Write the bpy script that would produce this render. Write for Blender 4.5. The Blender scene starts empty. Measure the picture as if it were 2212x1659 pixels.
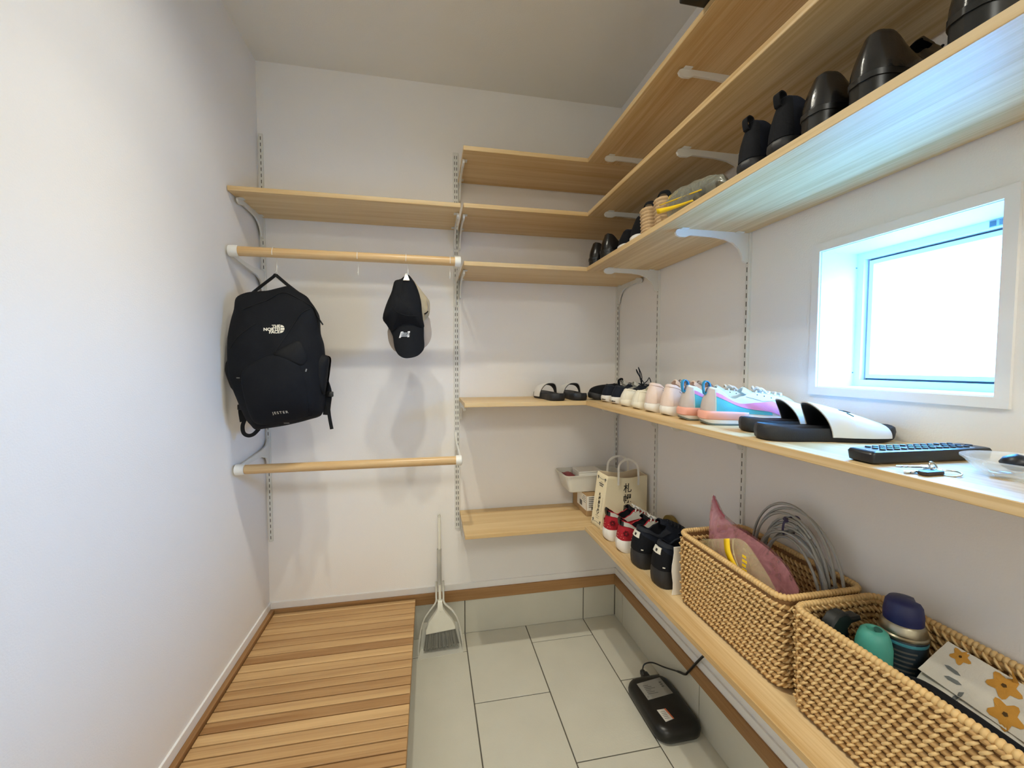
import bpy, bmesh, math, random
from mathutils import Vector, Matrix, noise
from mathutils.bvhtree import BVHTree
random.seed(7)
S = bpy.context.scene
COL = S.collection
PI = math.pi

# ------------------------------------------------------------------ camera, sky, lamps, exposure
cam_d = bpy.data.cameras.new('camera')
cam = bpy.data.objects.new('camera', cam_d); COL.objects.link(cam); S.camera = cam
cam_d.sensor_width = 36.0; cam_d.lens = 899.68 / 2212 * 36.0; cam_d.clip_start = 0.02
YAW, PIT, ROL = .1969, -.0463, .0009
fw = Vector((math.sin(YAW)*math.cos(PIT), math.cos(YAW)*math.cos(PIT), math.sin(PIT)))
rt0 = Vector((math.cos(YAW), -math.sin(YAW), 0)); up0 = rt0.cross(fw)
rt = rt0*math.cos(ROL) + up0*math.sin(ROL); up = -rt0*math.sin(ROL) + up0*math.cos(ROL)
m3 = Matrix((rt, up, -fw)).transposed()
cam.matrix_world = Matrix.Translation((.7008, -1.976, 1.3039)) @ m3.to_4x4()

wd = bpy.data.worlds.new('sky'); S.world = wd; wd.use_nodes = True
bg = wd.node_tree.nodes['Background']; wt = wd.node_tree
# overcast blue-white sky over a darker ground, the horizon softened by haze
wc = wt.nodes.new('ShaderNodeTexCoord'); wx = wt.nodes.new('ShaderNodeSeparateXYZ'); wr_ = wt.nodes.new('ShaderNodeValToRGB')
wm = wt.nodes.new('ShaderNodeMapRange'); wm.inputs['From Min'].default_value = -1; wm.inputs['From Max'].default_value = 1
wt.links.new(wc.outputs['Generated'], wx.inputs[0]); wt.links.new(wx.outputs['Z'], wm.inputs['Value']); wt.links.new(wm.outputs[0], wr_.inputs[0])
wr_.color_ramp.elements[0].position = .45; wr_.color_ramp.elements[0].color = (.022, .082, .17, 1)
wr_.color_ramp.elements[1].position = .54; wr_.color_ramp.elements[1].color = (.10, .42, 1.0, 1)
wt.links.new(wr_.outputs[0], bg.inputs['Color'])
bg.inputs['Strength'].default_value = 88.0

def lamp(name, kind, loc, energy, color, **kw):
    d = bpy.data.lights.new(name, kind); d.energy = energy; d.color = color
    for k, v in kw.items(): setattr(d, k, v)
    o = bpy.data.objects.new(name, d); COL.objects.link(o); o.location = loc
    return o
WARM = (1.0, .955, .81)
for lx in (.54, .78):     # a downlight: wide spill and a narrower main beam
    lamp('ceiling_downlight', 'SPOT', (lx, -.98, 2.52), 9.5, WARM, spot_size=math.radians(160), spot_blend=.9, shadow_soft_size=.02)
    lamp('downlight_beam', 'SPOT', (lx, -.98, 2.515), 26.0, WARM, spot_size=math.radians(92), spot_blend=.9, shadow_soft_size=.02)
# added fill lamp, unseen behind the camera, to lift the shaded walls
lamp('fill_light', 'AREA', (.80, -3.4, 2.50), 31.0, (.97, .975, .90), size=.7)
# daylight portal in the window opening: only guides the sampling of the sky
po = lamp('window_portal', 'AREA', (1.83, -1.278, 1.415), 1.0, (1, 1, 1), shape='RECTANGLE', size=.36, size_y=.36)
po.rotation_euler = (0, math.radians(90), 0); po.data.cycles.is_portal = True

vs = S.view_settings
S.display_settings.display_device = 'sRGB'
vs.view_transform = 'Standard'; vs.look = 'None'; vs.exposure = 0.13; vs.gamma = 1.0; vs.use_curve_mapping = False
cy = S.cycles
cy.max_bounces = 9; cy.diffuse_bounces = 6; cy.glossy_bounces = 3; cy.transmission_bounces = 5; cy.transparent_max_bounces = 12
cy.sample_clamp_indirect = 6.0; cy.caustics_reflective = False; cy.caustics_refractive = False
cy.use_denoising = True

# ------------------------------------------------------------------ materials
def lin(c):
    if isinstance(c, str):
        c = [int(c[i:i+2], 16)/255 for i in (0, 2, 4)]
    return tuple(x/12.92 if x <= .04045 else ((x+.055)/1.055)**2.4 for x in c) + (1,)
class NT:
    def __init__(s, name):
        s.m = bpy.data.materials.new(name); s.m.use_nodes = True
        s.t = s.m.node_tree; s.b = s.t.nodes['Principled BSDF']; s.out = s.t.nodes['Material Output']
    def n(s, t, **kw):
        nd = s.t.nodes.new(t)
        for k, v in kw.items():
            if k.startswith('i_'):
                nd.inputs[k[2:].replace('_', ' ')].default_value = v
            else: setattr(nd, k, v)
        return nd
    def l(s, a, b): s.t.links.new(a, b)
def mat(name, col, rough=.6, metal=0.0, var=.06, scale=30.0, bump=0.0, bscale=200.0, alpha=1.0, spec=.5, trans=0.0):
    k = NT(name); b = k.b
    b.inputs['Roughness'].default_value = rough; b.inputs['Metallic'].default_value = metal
    b.inputs['Specular IOR Level'].default_value = spec
    if alpha < 1: b.inputs['Alpha'].default_value = alpha
    if trans: b.inputs['Transmission Weight'].default_value = trans
    tc = k.n('ShaderNodeTexCoord')
    nz = k.n('ShaderNodeTexNoise', i_Scale=scale, i_Detail=3.0)
    k.l(tc.outputs['Object'], nz.inputs['Vector'])
    mx = k.n('ShaderNodeMix', data_type='RGBA')
    c = lin(col)
    mx.inputs['A'].default_value = tuple(x*(1-var) for x in c[:3]) + (1,)
    mx.inputs['B'].default_value = tuple(min(1, x*(1+var)) for x in c[:3]) + (1,)
    k.l(nz.outputs['Fac'], mx.inputs['Factor']); k.l(mx.outputs['Result'], b.inputs['Base Color'])
    if bump:
        n2 = k.n('ShaderNodeTexNoise', i_Scale=bscale, i_Detail=2.0)
        k.l(tc.outputs['Object'], n2.inputs['Vector'])
        bp = k.n('ShaderNodeBump', i_Strength=bump, i_Distance=.002)
        k.l(n2.outputs['Fac'], bp.inputs['Height']); k.l(bp.outputs['Normal'], b.inputs['Normal'])
    return k.m
def wood(name, axis, ca, cb, rough=.45, fine=1.0, contrast=1.0, piece=0.0):
    """grain that runs along the axis; each object takes its own stretch of it"""
    k = NT(name); b = k.b; b.inputs['Roughness'].default_value = rough
    b.inputs['Specular IOR Level'].default_value = .35
    tc = k.n('ShaderNodeTexCoord'); oi = k.n('ShaderNodeObjectInfo')
    add = k.n('ShaderNodeVectorMath', operation='MULTIPLY_ADD')
    cmb = k.n('ShaderNodeCombineXYZ')
    for i in range(3): k.l(oi.outputs['Random'], cmb.inputs[i])
    add.inputs[1].default_value = (7.3, 5.1, 9.7)
    k.l(cmb.outputs[0], add.inputs[0]); k.l(tc.outputs['Object'], add.inputs[2])
    def sc(long, across):
        v = [across]*3; v['xyz'.index(axis)] = long
        mp = k.n('ShaderNodeMapping'); mp.inputs['Scale'].default_value = v
        k.l(add.outputs[0], mp.inputs['Vector']); return mp.outputs[0]
    n1 = k.n('ShaderNodeTexNoise', i_Scale=1.0, i_Detail=4.0, i_Roughness=.6, i_Distortion=.4)
    k.l(sc(.9, 38*fine), n1.inputs['Vector'])
    n2 = k.n('ShaderNodeTexNoise', i_Scale=1.0, i_Detail=2.0); k.l(sc(6, 260*fine), n2.inputs['Vector'])
    n3 = k.n('ShaderNodeTexNoise', i_Scale=1.0, i_Detail=1.0); k.l(sc(.5, 9), n3.inputs['Vector'])
    m1 = k.n('ShaderNodeMath', operation='MULTIPLY_ADD'); m1.inputs[1].default_value = .35
    k.l(n2.outputs['Fac'], m1.inputs[0]); k.l(n1.outputs['Fac'], m1.inputs[2])
    m2 = k.n('ShaderNodeMath', operation='MULTIPLY_ADD'); m2.inputs[1].default_value = .5
    k.l(n3.outputs['Fac'], m2.inputs[0]); k.l(m1.outputs[0], m2.inputs[2])
    m3_ = m2.outputs[0]
    if piece:
        m3 = k.n('ShaderNodeMath', operation='MULTIPLY_ADD'); m3.inputs[1].default_value = piece
        k.l(oi.outputs['Random'], m3.inputs[0]); k.l(m2.outputs[0], m3.inputs[2]); m3_ = m3.outputs[0]
    cr = k.n('ShaderNodeValToRGB')
    w = .30/contrast; mid = .92 + piece*.5
    cr.color_ramp.elements[0].position = max(0, (mid-w)/2); cr.color_ramp.elements[1].position = min(1, (mid+w)/2)
    cr.color_ramp.elements[0].color = lin(cb); cr.color_ramp.elements[1].color = lin(ca)
    hf = k.n('ShaderNodeMath', operation='MULTIPLY'); hf.inputs[1].default_value = .5
    k.l(m3_, hf.inputs[0]); k.l(hf.outputs[0], cr.inputs['Fac']); k.l(cr.outputs['Color'], b.inputs['Base Color'])
    bp = k.n('ShaderNodeBump', i_Strength=.12, i_Distance=.001)
    k.l(n2.outputs['Fac'], bp.inputs['Height']); k.l(bp.outputs['Normal'], b.inputs['Normal'])
    return k.m
def film(name, col, alpha, rough=.15, emit=0):
    """thin plastic film: some of it is clear, the rest takes the light"""
    k = NT(name); b = k.b
    b.inputs['Base Color'].default_value = lin(col); b.inputs['Roughness'].default_value = rough
    tc = k.n('ShaderNodeTexCoord'); nz = k.n('ShaderNodeTexNoise', i_Scale=26.0, i_Detail=3.0, i_Distortion=1.5)
    k.l(tc.outputs['Object'], nz.inputs['Vector'])
    mr = k.n('ShaderNodeMapRange'); mr.inputs['From Min'].default_value = .3; mr.inputs['From Max'].default_value = .7
    mr.inputs['To Min'].default_value = alpha*.65; mr.inputs['To Max'].default_value = min(1, alpha*1.35)
    k.l(nz.outputs['Fac'], mr.inputs['Value']); k.l(mr.outputs[0], b.inputs['Alpha'])
    bp = k.n('ShaderNodeBump', i_Strength=.5, i_Distance=.004)
    k.l(nz.outputs['Fac'], bp.inputs['Height']); k.l(bp.outputs['Normal'], b.inputs['Normal'])
    return k.m

M = {}
M['wall'] = mat('wallpaper', 'EBE8E4', .85, var=.015, scale=6, bump=.22, bscale=260, spec=.2)
M['ceil'] = mat('ceiling_paper', 'E6E3DC', .9, var=.015, scale=6, bump=.2, bscale=220, spec=.2)
M['white'] = mat('white_paint', 'E9E7E4', .5, var=.02, scale=8)
M['metal_w'] = mat('white_enamel', 'DAD9D2', .42, var=.02, scale=8)
M['plastic_w'] = mat('white_plastic', 'E6E4DC', .4, var=.02, scale=10)
M['slot'] = mat('slot_shadow', '4A443B', .9, var=.05)
M['wx'] = wood('ash_grain_x', 'x', 'DEC598', 'C6A36E', contrast=1.15)
M['wy'] = wood('ash_grain_y', 'y', 'DEC598', 'BD9A66', contrast=1.5)
M['rodwood'] = wood('rod_wood', 'x', 'DDBE8E', 'BD955F', .3, fine=1.3, contrast=1.2)
M['slat'] = wood('deck_wood', 'x', 'D2AC78', '94693D', .5, fine=.9, contrast=.85, piece=.55)
M['trimx'] = wood('trim_wood_x', 'x', 'B58C5E', '8A6238', .5, fine=.6, contrast=1.1)
M['trimy'] = wood('trim_wood_y', 'y', 'B58C5E', '8A6238', .5, fine=.6, contrast=1.1)
M['joist'] = mat('gap_shade_wood', '4A331E', .7, var=.1)  # shade of the slat gaps put into the joist and foot colour
M['tile'] = mat('stone_tile', 'CCC9BA', .55, var=.07, scale=7, bump=.15, bscale=160)
M['grout'] = mat('grout', '5B574E', .9, var=.06)
M['black'] = mat('black_plastic', '111110', .35, var=.1)
M['blackfab'] = mat('black_fabric', '0C0E13', .85, var=.12, scale=60, bump=.25, bscale=600, spec=.25)
M['blackfab2'] = mat('black_webbing', '0A0B0E', .7, var=.12, scale=60, bump=.3, bscale=900, spec=.25)
M['leather'] = mat('black_leather', '151517', .22, var=.1, scale=40, bump=.08, bscale=300)
M['print_w'] = mat('white_print', 'D8D2C0', .7, var=.02)
M['chrome'] = mat('nickel', 'C9C7C2', .22, 1.0, var=.03)
M['beige'] = mat('beige_cotton', 'B5A78C', .85, var=.08, scale=40, bump=.2, bscale=700, spec=.2)
M['greybrim'] = mat('taupe_cotton', 'A59A90', .85, var=.05, scale=40, bump=.2, bscale=700, spec=.2)

# ------------------------------------------------------------------ objects
def thing(name, label, cat, loc=(0, 0, 0), rotz=0.0, group=None, rot=None):
    o = bpy.data.objects.new(name, None); COL.objects.link(o); o.empty_display_size = .05
    o.location = loc; o.rotation_euler = rot if rot else (0, 0, rotz)
    o['label'] = label; o['category'] = cat
    if group: o['group'] = group
    return o
def local_matrix(o): return Matrix.LocRotScale(o.location, o.rotation_euler.to_matrix(), None)
def world_of(o):
    m = local_matrix(o)
    while o.parent is not None:
        o = o.parent; m = local_matrix(o) @ m
    return m
class MB:
    def __init__(s): s.bm = bmesh.new()
    def box(s, x0, x1, y0, y1, z0, z1, bev=0.0, seg=2):
        b = bmesh.new()
        r = bmesh.ops.create_cube(b, size=1.0)
        for v in b.verts:
            v.co = Vector(((x0+x1)/2+v.co.x*(x1-x0), (y0+y1)/2+v.co.y*(y1-y0), (z0+z1)/2+v.co.z*(z1-z0)))
        if bev: bmesh.ops.bevel(b, geom=b.edges[:], offset=bev, segments=seg, affect='EDGES', profile=.5)
        s._take(b); return s
    def _take(s, b, mtx=None):
        me = bpy.data.meshes.new('tmp')
        if mtx is not None: b.transform(mtx)
        b.to_mesh(me); b.free(); s.bm.from_mesh(me); bpy.data.meshes.remove(me)
    def xf(s, mtx): s.bm.transform(mtx); return s
    def faces(s, vs, fs):
        V = [s.bm.verts.new(v) for v in vs]
        for f in fs:
            try: s.bm.faces.new([V[i] for i in f])
            except ValueError: pass
        return s
    def grid(s, rows, close_u=False, close_v=False, cap=False):
        """rows: list of equal-length point lists"""
        n, m = len(rows), len(rows[0])
        V = [[s.bm.verts.new(p) for p in r] for r in rows]
        for i in range(n if close_u else n-1):
            for j in range(m if close_v else m-1):
                a, b = V[i], V[(i+1) % n]
                try: s.bm.faces.new((a[j], a[(j+1) % m], b[(j+1) % m], b[j]))
                except ValueError: pass
        if cap:
            for r in (V[0], V[-1]):
                try: s.bm.faces.new(r if r is V[-1] else r[::-1])
                except ValueError: pass
        return s
    def tube(s, pts, r, n=8, closed=False, flat=1.0, cap=True):
        pts = [Vector(p) for p in pts]; k = len(pts); rows = []
        rad = r if isinstance(r, (list, tuple)) else [r]*k
        t0 = (pts[1]-pts[0]).normalized()
        nrm = t0.orthogonal().normalized()
        for i in range(k):
            if closed: t = (pts[(i+1) % k]-pts[i-1])
            else: t = pts[min(i+1, k-1)]-pts[max(i-1, 0)]
            t = t.normalized() if t.length > 1e-9 else t0
            nrm = (nrm - t*nrm.dot(t)); nrm = nrm.normalized() if nrm.length > 1e-6 else t.orthogonal().normalized()
            bn = t.cross(nrm)
            rows.append([pts[i] + nrm*(math.cos(2*PI*j/n)*rad[i]) + bn*(math.sin(2*PI*j/n)*rad[i]*flat) for j in range(n)])
        s.grid(rows, close_u=closed, close_v=True, cap=cap and not closed); return s
    def lathe(s, prof, n=24, c=(0, 0, 0)):
        rows = [[(c[0]+r*math.cos(2*PI*j/n), c[1]+r*math.sin(2*PI*j/n), c[2]+z) for j in range(n)] for r, z in prof]
        s.grid(rows, close_v=True, cap=True); return s
    def prism(s, poly, h0, h1, axis='y', bev=0.0):
        """poly: 2D list; extruded along the axis from h0 to h1"""
        def p(a, b, h): return {'y': (a, h, b), 'x': (h, a, b), 'z': (a, b, h)}[axis]
        b = bmesh.new()
        n = len(poly)
        A = [b.verts.new(p(u, v, h0)) for u, v in poly]; B = [b.verts.new(p(u, v, h1)) for u, v in poly]
        b.faces.new(A); b.faces.new(B[::-1])
        for i in range(n): b.faces.new((A[i], B[i], B[(i+1) % n], A[(i+1) % n]))
        bmesh.ops.recalc_face_normals(b, faces=b.faces[:])
        if bev:
            e = [x for x in b.edges if not any(len(f.verts) == 4 for f in x.link_faces) or any(len(f.verts) > 4 for f in x.link_faces)]
            bmesh.ops.bevel(b, geom=e, offset=bev, segments=1, affect='EDGES')
        s._take(b); return s
    def build(s, name, m, parent=None, world=False, smooth=None, sub=0, kind=None, solid=0.0):
        if world and parent is not None: s.bm.transform(world_of(parent).inverted())
        bmesh.ops.recalc_face_normals(s.bm, faces=s.bm.faces[:])
        me = bpy.data.meshes.new(name); s.bm.to_mesh(me); s.bm.free()
        for x in (m if isinstance(m, (list, tuple)) else [m]): me.materials.append(x)
        if smooth is not None:
            me.polygons.foreach_set('use_smooth', [True]*len(me.polygons))
            if smooth < 180: me.set_sharp_from_angle(angle=math.radians(smooth))
        o = bpy.data.objects.new(name, me); COL.objects.link(o)
        if parent is not None: o.parent = parent
        if kind: o['kind'] = kind
        if solid:
            md = o.modifiers.new('solid', 'SOLIDIFY'); md.thickness = solid; md.offset = 0
        if sub:
            md = o.modifiers.new('sub', 'SUBSURF'); md.levels = sub; md.render_levels = sub
        return o
def struct(name, mb, m, **kw): return mb.build(name, m, kind='structure', **kw)
def tag(o, label, cat, group=None):
    o['label'] = label; o['category'] = cat
    if group: o['group'] = group
    return o
def copy_tree(o, parent=None):
    c = o.copy(); COL.objects.link(c); c.parent = parent
    for ch in list(o.children): copy_tree(ch, c)
    return c
def text_mesh(body, size, align='CENTER', bold=0.0, shear=0.0, space=1.0, line=1.0):
    cu = bpy.data.curves.new('txt', 'FONT'); cu.body = body; cu.size = size; cu.align_x = align; cu.align_y = 'CENTER'
    cu.offset = bold; cu.shear = shear; cu.space_character = space; cu.space_line = line; cu.resolution_u = 3
    o = bpy.data.objects.new('txt', cu); COL.objects.link(o)
    dg = bpy.context.evaluated_depsgraph_get()
    me = bpy.data.meshes.new_from_object(o.evaluated_get(dg)); bpy.data.objects.remove(o); bpy.data.curves.remove(cu)
    b = bmesh.new(); b.from_mesh(me); bpy.data.meshes.remove(me); return b
def lerp(a, b, t): return a + (b-a)*t
def interp(tab, x):
    if x <= tab[0][0]: return tab[0][1]
    for (a, p), (b, q) in zip(tab, tab[1:]):
        if x <= b:
            t = (x-a)/(b-a); t = t*t*(3-2*t); return p + (q-p)*t
    return tab[-1][1]
def smooth_path(pts, n=6, closed=False):
    P = [Vector(p) for p in pts]; out = []; k = len(P)
    for i in range(k if closed else k-1):
        p0 = P[i-1] if (closed or i > 0) else P[0]; p1 = P[i]; p2 = P[(i+1) % k]
        p3 = P[(i+2) % k] if (closed or i+2 < k) else P[-1]
        for j in range(n):
            t = j/n
            out.append(.5*((2*p1)+(p2-p0)*t+(2*p0-5*p1+4*p2-p3)*t*t+(3*p1-p0-3*p2+p3)*t**3))
    if not closed: out.append(P[-1])
    return out
# ------------------------------------------------------------------ the room
W, ZC, YF = 1.646, 2.573, -4.6
ZSK, ZTR, ZBB = .168, .2203, .250
fl = struct('floor', MB().box(-.1, W+.1, YF-.1, .1, -.08, -.0025), M['grout'])
struct('ceiling', MB().box(-.1, W+.16, YF-.1, .1, ZC, ZC+.08), M['ceil'])
wb = struct('wall_back', MB().box(-.1, W+.16, 0, .1, -.08, ZC), M['wall'])
struct('wall_left', MB().box(-.1, 0, YF, 0, -.08, ZC), M['wall'])
struct('wall_front', MB().box(-.1, W+.16, YF-.1, YF, -.08, ZC), M['wall'])
WY0, WY1, WZ0, WZ1 = -1.1113, -1.4444, 1.2502, 1.5806
r = MB()
r.box(W, W+.16, YF, 0, -.08, WZ0).box(W, W+.16, YF, 0, WZ1, ZC)
r.box(W, W+.16, WY0, 0, WZ0, WZ1).box(W, W+.16, YF, WY1, WZ0, WZ1)
wr = struct('wall_right', r, M['wall'])

# floor tiles: 303 mm columns, laid half a tile apart
G = .0022
cols = [(-.0, .2557), (.2557, .5587), (.5587, .8623), (.8623, 1.1653), (1.1653, 1.4683), (1.4683, W)]
for i, (a, b) in enumerate(cols):
    off = -.1320 if i % 2 == 0 else -.4322
    ys = [0.0]; y = off
    while y > YF: ys.append(y); y -= .603
    ys.append(YF)
    for y1, y0 in zip(ys, ys[1:]):
        MB().box(a+G, b-G, y0+G, y1-G, -.012, 0, .0012, 1).build('tile', M['tile'], fl)
# skirting tiles
for a, b in ((.2557, .8623), (.8623, 1.4683), (1.4683, W-.005)):
    MB().box(a+G, b-G, -.005, .002, .001, ZSK, .001, 1).build('tile', M['tile'], wb)
y = -.092
for y1, y0 in ((0-.005, -.092), (-.092, -.695), (-.695, -1.298), (-1.298, -1.901), (-1.901, -2.504)):
    MB().box(W-.005, W+.002, y0+G, y1-G, .001, ZSK, .001, 1).build('tile', M['tile'], wr)
MB().box(.2557, W, -.0015, .001, 0, ZSK).build('grout', M['grout'], wb)
MB().box(W-.0015, W+.001, -2.6, 0, 0, ZSK).build('grout', M['grout'], wr)
# wooden sill strip over the tiles, white baseboard over it
struct('trim_1', MB().box(.0215, W-.012, -.0135, .001, ZSK, ZTR, .001, 1), M['trimx'])
struct('trim_2', MB().box(W-.0135, W+.001, -2.6, -.0, ZSK, ZTR, .001, 1), M['trimy'])
struct('trim_3', MB().box(-.001, .0212, -2.0, -.0, .12, ZTR, .001, 1), M['trimy'])
struct('baseboard_back', MB().box(0, W, -.007, .001, ZTR, ZBB, .001, 1), M['white'])
struct('baseboard_right', MB().box(W-.007, W+.001, -2.6, 0, ZTR, ZBB, .001, 1), M['white'])
struct('baseboard_left', MB().box(-.001, .006, -2.6, 0, ZTR, ZBB+.002, .001, 1), M['white'])

# ---- window
M['glass'] = None
k = NT('frosted_glass')
k.t.nodes.remove(k.b)
tr = k.n('ShaderNodeBsdfTransparent'); tl = k.n('ShaderNodeBsdfTranslucent'); gl = k.n('ShaderNodeBsdfGlossy')
tr.inputs['Color'].default_value = (.97, .99, 1, 1); tl.inputs['Color'].default_value = (.95, .98, 1, 1); gl.inputs['Roughness'].default_value = .1
a1 = k.n('ShaderNodeMixShader', i_Fac=.25); a2 = k.n('ShaderNodeMixShader', i_Fac=.04)
k.l(tr.outputs[0], a1.inputs[1]); k.l(tl.outputs[0], a1.inputs[2]); k.l(a1.outputs[0], a2.inputs[1]); k.l(gl.outputs[0], a2.inputs[2])
k.l(a2.outputs[0], k.out.inputs['Surface']); M['glass'] = k.m
M['sash'] = mat('white_vinyl', 'E2E6E8', .45, var=.01)
M['gasket'] = mat('gasket', '54666E', .7)
M['stick'] = mat('grey_sticker', '9FB0B6', .7)
M['stickd'] = mat('sticker_print', '4E5F66', .7)
def ring(x0, x1, g0, g1):
    """rectangular ring in the window opening between insets g0 (outside) and g1 (inside)"""
    m = MB(); a, b, c, d = WY1+g0, WY0-g0, WZ0+g0, WZ1-g0
    e, f, g, h = WY1+g1, WY0-g1, WZ0+g1, WZ1-g1
    m.box(x0, x1, a, e, c, d).box(x0, x1, f, b, c, d).box(x0, x1, e, f, c, g).box(x0, x1, e, f, h, d)
    return m
wn = struct('window_1', ring(W-.006, W+.0005, -.0195, 0), M['white'])
ring(W, 1.752, -.0005, .0015).build('window_lining', M['sash'], wn)
ring(1.752, 1.80, .0, .017).build('window_frame', M['sash'], wn)
ring(1.772, 1.80, .017, .0215).build('gasket', M['gasket'], wn)
ring(1.764, 1.80, .0215, .031).build('sash', M['sash'], wn)
MB().box(1.780, 1.785, WY1+.03, WY0-.03, WZ0+.03, WZ1-.03).build('pane', M['glass'], wn)
st = MB().box(1.7785, 1.7795, -1.4105, -1.380, 1.520, 1.534).build('pane_sticker', M['stick'], wn)
m = MB()
for i in range(4): m.box(1.7780, 1.7786, -1.4085+i*.0072, -1.4045+i*.0072, 1.5215, 1.5245)
m.box(1.778, 1.7786, -1.408, -1.383, 1.5285, 1.5300)
m.build('sticker_print', M['stickd'], st)
st = MB().box(1.7512, 1.7522, -1.428, -1.362, 1.5655, 1.5785).build('frame_sticker', M['stick'], wn)
m = MB().box(1.7505, 1.7513, -1.372, -1.363, 1.5668, 1.5765)
for i in range(4): m.box(1.7507, 1.7513, -1.4255+.003*(i % 2), -1.3765, 1.5672+i*.0026, 1.5684+i*.0026)
m.build('sticker_print', M['stickd'], st)
for z in (1.545, 1.285):
    MB().tube([(1.7488, WY0-.0008, z), (1.7488, WY0-.0028, z)], .0016, 8).build('screw', M['gasket'], wn)

# ------------------------------------------------------------------ slatted deck
deck = thing('slatted_deck', 'low wooden slatted deck on the floor along the left wall', 'duckboard', (.33, -.95, 0))
y = -.0215
i = 0
while y > -1.80:
    w = .025 if i == 0 else .0371
    MB().box(.0235, .630, y-w, y, .170, .2068, .0012, 1).build('slat', M['slat'], deck, world=True, smooth=30)
    y -= w + .0047; i += 1
for x in (.05, .33, .585):
    MB().box(x-.018, x+.018, -1.80, -.03, .100, .1698, .001, 1).build('joist', M['joist'], deck, world=True)
for x in (.05, .33, .585):
    for yy in (-.12, -.95, -1.7):
        MB().box(x-.017, x+.017, yy-.02, yy+.02, 0, .1002).build('foot', M['joist'], deck, world=True)

# ------------------------------------------------------------------ slotted rails
def rail(label, x, y, face, z0, z1, two=False):
    t = thing('slotted_rail', label, 'shelf rail', (x, y, z0), group='white slotted shelf rails on the walls')
    w = .012 if two else .0075
    if face == 'y': MB().box(x-w, x+w, y-.009, y+.001, z0, z1, .0012, 1).build('channel', M['metal_w'], t, world=True)
    else: MB().box(x-.009, x+.001, y-w, y+w, z0, z1, .0012, 1).build('channel', M['metal_w'], t, world=True)
    m = MB(); z = z0 + .012
    while z < z1-.02:
        for o in ((-.0046, .0046) if two else (0,)):
            if face == 'y': m.box(x+o-.0013, x+o+.0013, y-.0096, y-.008, z, z+.0145)
            else: m.box(x-.0096, x-.008, y+o-.0013, y+o+.0013, z, z+.0145)
        z += .0255
    m.build('slots', M['slot'], t, world=True, kind='stuff')
rail('white slotted rail in the left corner of the back wall', .0145, 0, 'y', .5255, 2.274)
rail('white rail with two slot rows, mid back wall beside the short shelves', .8285, 0, 'y', .5235, 2.274, True)
rail('white slotted rail on the back wall in the right corner', 1.6365, 0, 'y', .5235, 2.274)
rail('white slotted rail on the right wall nearest the back corner', W, -.379, 'x', .5235, 2.274)
rail('white slotted rail on the right wall just before the window', W, -.877, 'x', .5235, 2.274)

# ------------------------------------------------------------------ shelves with their brackets
TH = .017
BP = [(0, 0), (.226, 0), (.2365, -.004), (.2405, -.0115), (.2365, -.0195), (.226, -.0235), (.206, -.0225), (.192, -.0165), (.12, -.0175),
      (.078, -.022), (.052, -.031), (.033, -.046), (.021, -.066), (.0165, -.082), (.0095, -.0875), (0, -.085)]
def bracket(t, x, y, z, face, side):
    """side: the direction in which its screw lugs point"""
    s = 1
    if face == 'y':
        m = MB().prism([(-d, zz) for d, zz in BP], -.0035, .0035, 'x').xf(Matrix.Translation((x, y-.009, z)))
        for d in (.215, .035): m.box(min(x, x+side*.016), max(x, x+side*.016), y-.009-d-.012, y-.009-d+.012, z-.0025, z, .001, 1)
    else:
        m = MB().prism([(-d, zz) for d, zz in BP], -.0035, .0035, 'y').xf(Matrix.Translation((x-.009, y, z)))
        for d in (.215, .035): m.box(x-.009-d-.012, x-.009-d+.012, min(y, y+side*.016), max(y, y+side*.016), z-.0025, z, .001, 1)
    return m.build('bracket', M['metal_w'], t, world=True, smooth=35)
ZS = [2.156, 1.9367, 1.7118, 1.1498, .6102]
nm = ['topmost', 'second highest', 'third highest, level with the upper rod', 'fourth, the one with slide sandals at its right end', 'lowest, the one under the paper bag']
nmr = ['topmost', 'second highest', 'third highest, with the black shoes', 'fourth, just under the window with the sneakers', 'lowest, with the two woven baskets']
for i, z in enumerate(ZS):
    t = thing('wall_shelf', 'short wooden back wall shelf, ' + nm[i], 'shelf', (1.24, 0, z), group='wooden shelves on the back wall')
    MB().box(.8395, 1.6445, -.3113, -.0095, z-TH, z, .001, 1).build('board', M['wx'], t, world=True)
    bracket(t, .8455, 0, z-TH, 'y', 1); bracket(t, 1.6365, 0, z-TH, 'y', -1)
for i, z in enumerate(ZS):
    t = thing('wall_shelf', 'long wooden right wall shelf, ' + nmr[i], 'shelf', (W, -.9, z), group='wooden shelves on the right wall')
    MB().box(1.352, 1.6365, -1.80, -.3121, z-TH, z, .001, 1).build('board', M['wy'], t, world=True)
    bracket(t, W, -.379, z-TH, 'x', -1); bracket(t, W, -.877, z-TH, 'x', -1)
t = thing('wall_shelf', 'wooden shelf above the upper rod at left, empty', 'shelf', (.41, 0, 1.9402))
MB().box(.0025, .8285, -.2965, -.0095, 1.9402-TH, 1.9402, .001, 1).build('board', M['wx'], t, world=True)
bracket(t, .0145, 0, 1.9402-TH, 'y', 1); bracket(t, .822, 0, 1.9402-TH, 'y', -1)

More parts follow.
